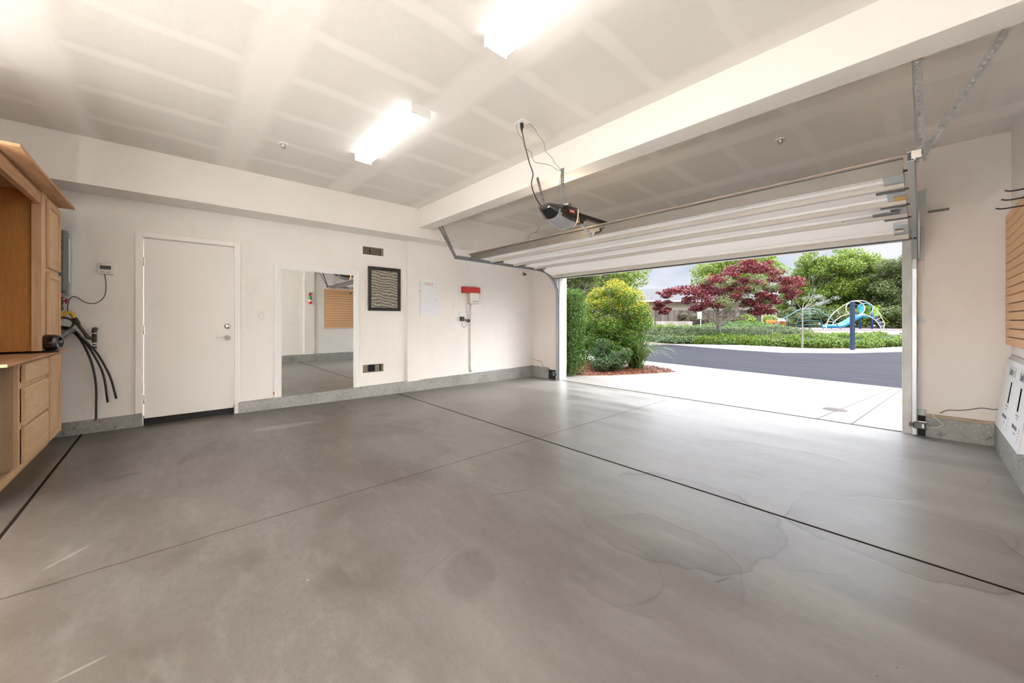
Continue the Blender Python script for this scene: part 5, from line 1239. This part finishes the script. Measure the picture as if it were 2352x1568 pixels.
# slide tower
t = thing('slide_tower', 'blue slide tower with an aqua roof and lime panels', 'playground slide', PG(29.6, PZ, 32))
for x_ in (28.95, 29.95):
    for D_ in (31.6, 32.8):
        bm = B(); tube(bm, [PG(x_, PZ, D_), PG(x_, 2.35, D_)], .075, 10); part(t, 'tower_post', bm, m_pblue)
part(t, 'deck', hexa(B(), [PG(28.9,1.50,31.5), PG(30.0,1.50,31.5), PG(30.0,1.50,33), PG(28.9,1.50,33), PG(28.9,1.60,31.5), PG(30.0,1.60,31.5), PG(30.0,1.60,33), PG(28.9,1.60,33)]), m_blue)
bm = B(); k = 10; ra, rb = [], []
for i in range(k+1):
    a_ = PI*i/k; x_ = 29.35 - .62*math.cos(a_); z_ = 2.20 + .50*math.sin(a_); ra.append(bm.verts.new(PG(x_, z_, 31.4))); rb.append(bm.verts.new(PG(x_, z_, 32.9)))
for i in range(k): f = bm.faces.new([ra[i], ra[i+1], rb[i+1], rb[i]]); f.smooth = True
part(t, 'roof', bm, m_roof, solid=.05)
bm = B(); hexa(bm, [PG(28.72,2.55,31.5), PG(28.95,1.65,31.5), PG(29.15,1.65,31.5), PG(29.25,2.55,31.5), PG(28.72,2.55,31.6), PG(28.95,1.65,31.6), PG(29.15,1.65,31.6), PG(29.25,2.55,31.6)]); part(t, 'hood', bm, m_roof)
path = smooth_pts([PG(29.05,1.66,31.6), PG(28.5,1.42,31.5), PG(27.8,.98,31.4), PG(27.2,.74,31.3), PG(26.6,.72,31.2), PG(26.05,.70,31.2)], 5)
bm = B(); ring = []
for i, p in enumerate(path):
    tg = (path[min(i+1, len(path)-1)] - path[max(i-1, 0)]).normalized(); sd_ = tg.cross(Vector((0,0,1))).normalized(); up = sd_.cross(tg)
    pr = [(-.30,.20),(-.27,.20),(-.22,.0),(.22,.0),(.27,.20),(.30,.20),(.30,-.04),(.24,-.10),(-.24,-.10),(-.30,-.04)]
    ring.append([bm.verts.new(p + sd_*a_ + up*b2) for a_, b2 in pr])
for i in range(len(ring)-1):
    for j in range(10): f = bm.faces.new([ring[i][j], ring[i][(j+1)%10], ring[i+1][(j+1)%10], ring[i+1][j]]); f.smooth = True
bm.faces.new(ring[0]); bm.faces.new(ring[-1][::-1]); part(t, 'slide_chute', bm, m_blue)
for i in range(5):
    x_ = 29.45 + .22*i; part(t, 'side_panel', hexa(B(), [PG(x_,1.62,33), PG(x_+.16,1.62,33), PG(x_+.16,1.62,33.05), PG(x_,1.62,33.05), PG(x_,2.42,33), PG(x_+.16,2.42,33), PG(x_+.16,2.42,33.05), PG(x_,2.42,33.05)]), m_lime)
bm = B(); hexa(bm, [PG(30.02,1.60,32.0), PG(30.75,.55,32.0), PG(30.95,.75,32.0), PG(30.30,1.70,32.0), PG(30.02,1.60,32.9), PG(30.75,.55,32.9), PG(30.95,.75,32.9), PG(30.30,1.70,32.9)]); part(t, 'ladder_treads', bm, m_nav)
bm = B(); tube(bm, [PG(30.0,2.42,32), PG(31.05,1.05,32), PG(30.85,.55,32)], .025, 6); tube(bm, [PG(30.1,2.42,33), PG(31.35,1.10,33), PG(30.7,.55,33)], .03, 6); part(t, 'handrail', bm, m_lime)
# teal dome/overhead ladder climber
t = thing('overhead_ladder_climber', 'teal arched overhead ladder spanning the middle of the playground', 'climbing frame', PG(24.5, PZ, 30))
for D_ in (29.6, 30.6):
    bm = B(); tube(bm, arc([(21.9,.50),(22.35,1.25),(23.15,1.70),(23.9,2.10),(24.6,2.15),(25.3,2.15),(26.0,1.75),(26.7,1.25),(27.3,.62),(27.75,-.1 if D_ < 30 else .5)], D_), .035, 7); part(t, 'side_rail', bm, m_teal)
for x_, z_ in ((22.3,1.2),(22.8,1.50),(23.3,1.80),(23.7,2.02),(24.3,2.15),(24.9,2.15),(25.4,2.1),(25.8,1.88),(26.3,1.55),(26.7,1.25),(27.0,.95)):
    bm = B(); tube(bm, [PG(x_, z_, 29.6), PG(x_, z_, 30.6)], .022, 6); part(t, 'rung', bm, m_teal)
for x_ in (22.85, 24.75):
    bm = B(); tube(bm, [PG(x_, PZ, 30.1), PG(x_, 2.15 if x_ > 24 else 1.55, 30.1)], .05, 8); part(t, 'support_post', bm, m_dteal)
t = thing('net_dome_climber', 'dark green dome climber with cross bars behind the overhead ladder', 'climbing frame', PG(24.7, PZ, 32))
for s_ in (-1, 1):
    bm = B(); tube(bm, smooth_pts([PG(24.75+s_*1.15,.5,32), PG(24.75+s_*1.0,1.2,32), PG(24.75+s_*.6,1.85,32), PG(24.75+s_*.1,2.05,32)]), .035, 7); part(t, 'leg', bm, m_dteal)
for z_, h_ in ((.85,1.0),(1.2,.95),(1.5,.8),(1.8,.6)):
    bm = B(); tube(bm, [PG(24.75-h_, z_-.05, 32), PG(24.75, z_+.05, 32.2), PG(24.75+h_, z_, 32)], .02, 6); part(t, 'cross_bar', bm, m_teal)
# bench and litter bin
t = thing('park_bench', 'orange slatted park bench left of the climbing frames', 'bench', PG(21.7, PZ, 31))
bm = B()
for z_ in (1.02, 1.12, 1.22): hexa(bm, [PG(21.1,z_,31.2), PG(22.0,z_,31.2), PG(22.0,z_,31.24), PG(21.1,z_,31.24), PG(21.1,z_+.08,31.22), PG(22.0,z_+.08,31.22), PG(22.0,z_+.08,31.26), PG(21.1,z_+.08,31.26)])
part(t, 'backrest', bm, m_org)
part(t, 'seat', hexa(B(), [PG(21.15,.88,30.75), PG(22.0,.88,30.75), PG(22.0,.88,31.2), PG(21.15,.88,31.2), PG(21.15,.92,30.75), PG(22.0,.92,30.75), PG(22.0,.92,31.2), PG(21.15,.92,31.2)]), m_org)
for x_ in (21.25, 21.95):
    bm = B(); tube(bm, [PG(x_,PZ,30.8), PG(x_,.9,30.8), PG(x_,.9,31.2), PG(x_,1.28,31.25)], .025, 6); tube(bm, [PG(x_,PZ,31.2), PG(x_,.9,31.2)], .025, 6); part(t, 'leg', bm, m_lgrey)
t = thing('litter_bin', 'orange slatted litter bin with a grey domed lid beside the bench', 'bin', PG(22.45, PZ, 31))
cx0 = Vector(PG(22.42, PZ, 31)); bm = B()
for i in range(16):
    a_ = 2*PI*i/16; c_ = cx0 + Vector((math.cos(a_), math.sin(a_), 0))*.27; tube(bm, [c_, c_ + Vector((0,0,.68))], .04, 4)
part(t, 'slats', bm, m_org)
bm = B(); lathe(bm, [(.0,.0),(.24,.0),(.24,.66)], cx0, (0,0,1), 16); part(t, 'liner', bm, m_dark)
bm = B(); lathe(bm, [(.30,.68),(.27,.78),(.16,.88),(0,.92)], cx0, (0,0,1), 16); part(t, 'lid', bm, m_lgrey)
# manhole / stain on the drive
bm = B(); lathe(bm, [(0,.004),(.13,.004),(.14,0)], (-.80, 6.90, GZ+.012), (0,0,1), 24)
solo('drain_cover', bm, mat('drain_iron', (.03,.02,.016), .7, bump=(60, .5, .004)), 'small round rusty drain cover in the driveway near the threshold', 'drain cover', (-.80, 6.90, GZ+.012))
bm = B(); x, y = -.22, 8.35; hexa(bm, [(x,y,GZ+.013),(x+.09,y+.02,GZ+.013),(x+.10,y+.035,GZ+.013),(x+.01,y+.03,GZ+.013),(x,y,GZ+.018),(x+.09,y+.02,GZ+.03),(x+.10,y+.035,GZ+.04),(x+.01,y+.03,GZ+.02)])
solo('fallen_leaf', bm, mat('yellow_leaf', (.42,.33,.05), .6), 'single yellow-brown fallen leaf on the driveway', 'leaf', (x, y, GZ+.013))

for o in bpy.data.objects:
    if 'base' in o: del o['base']
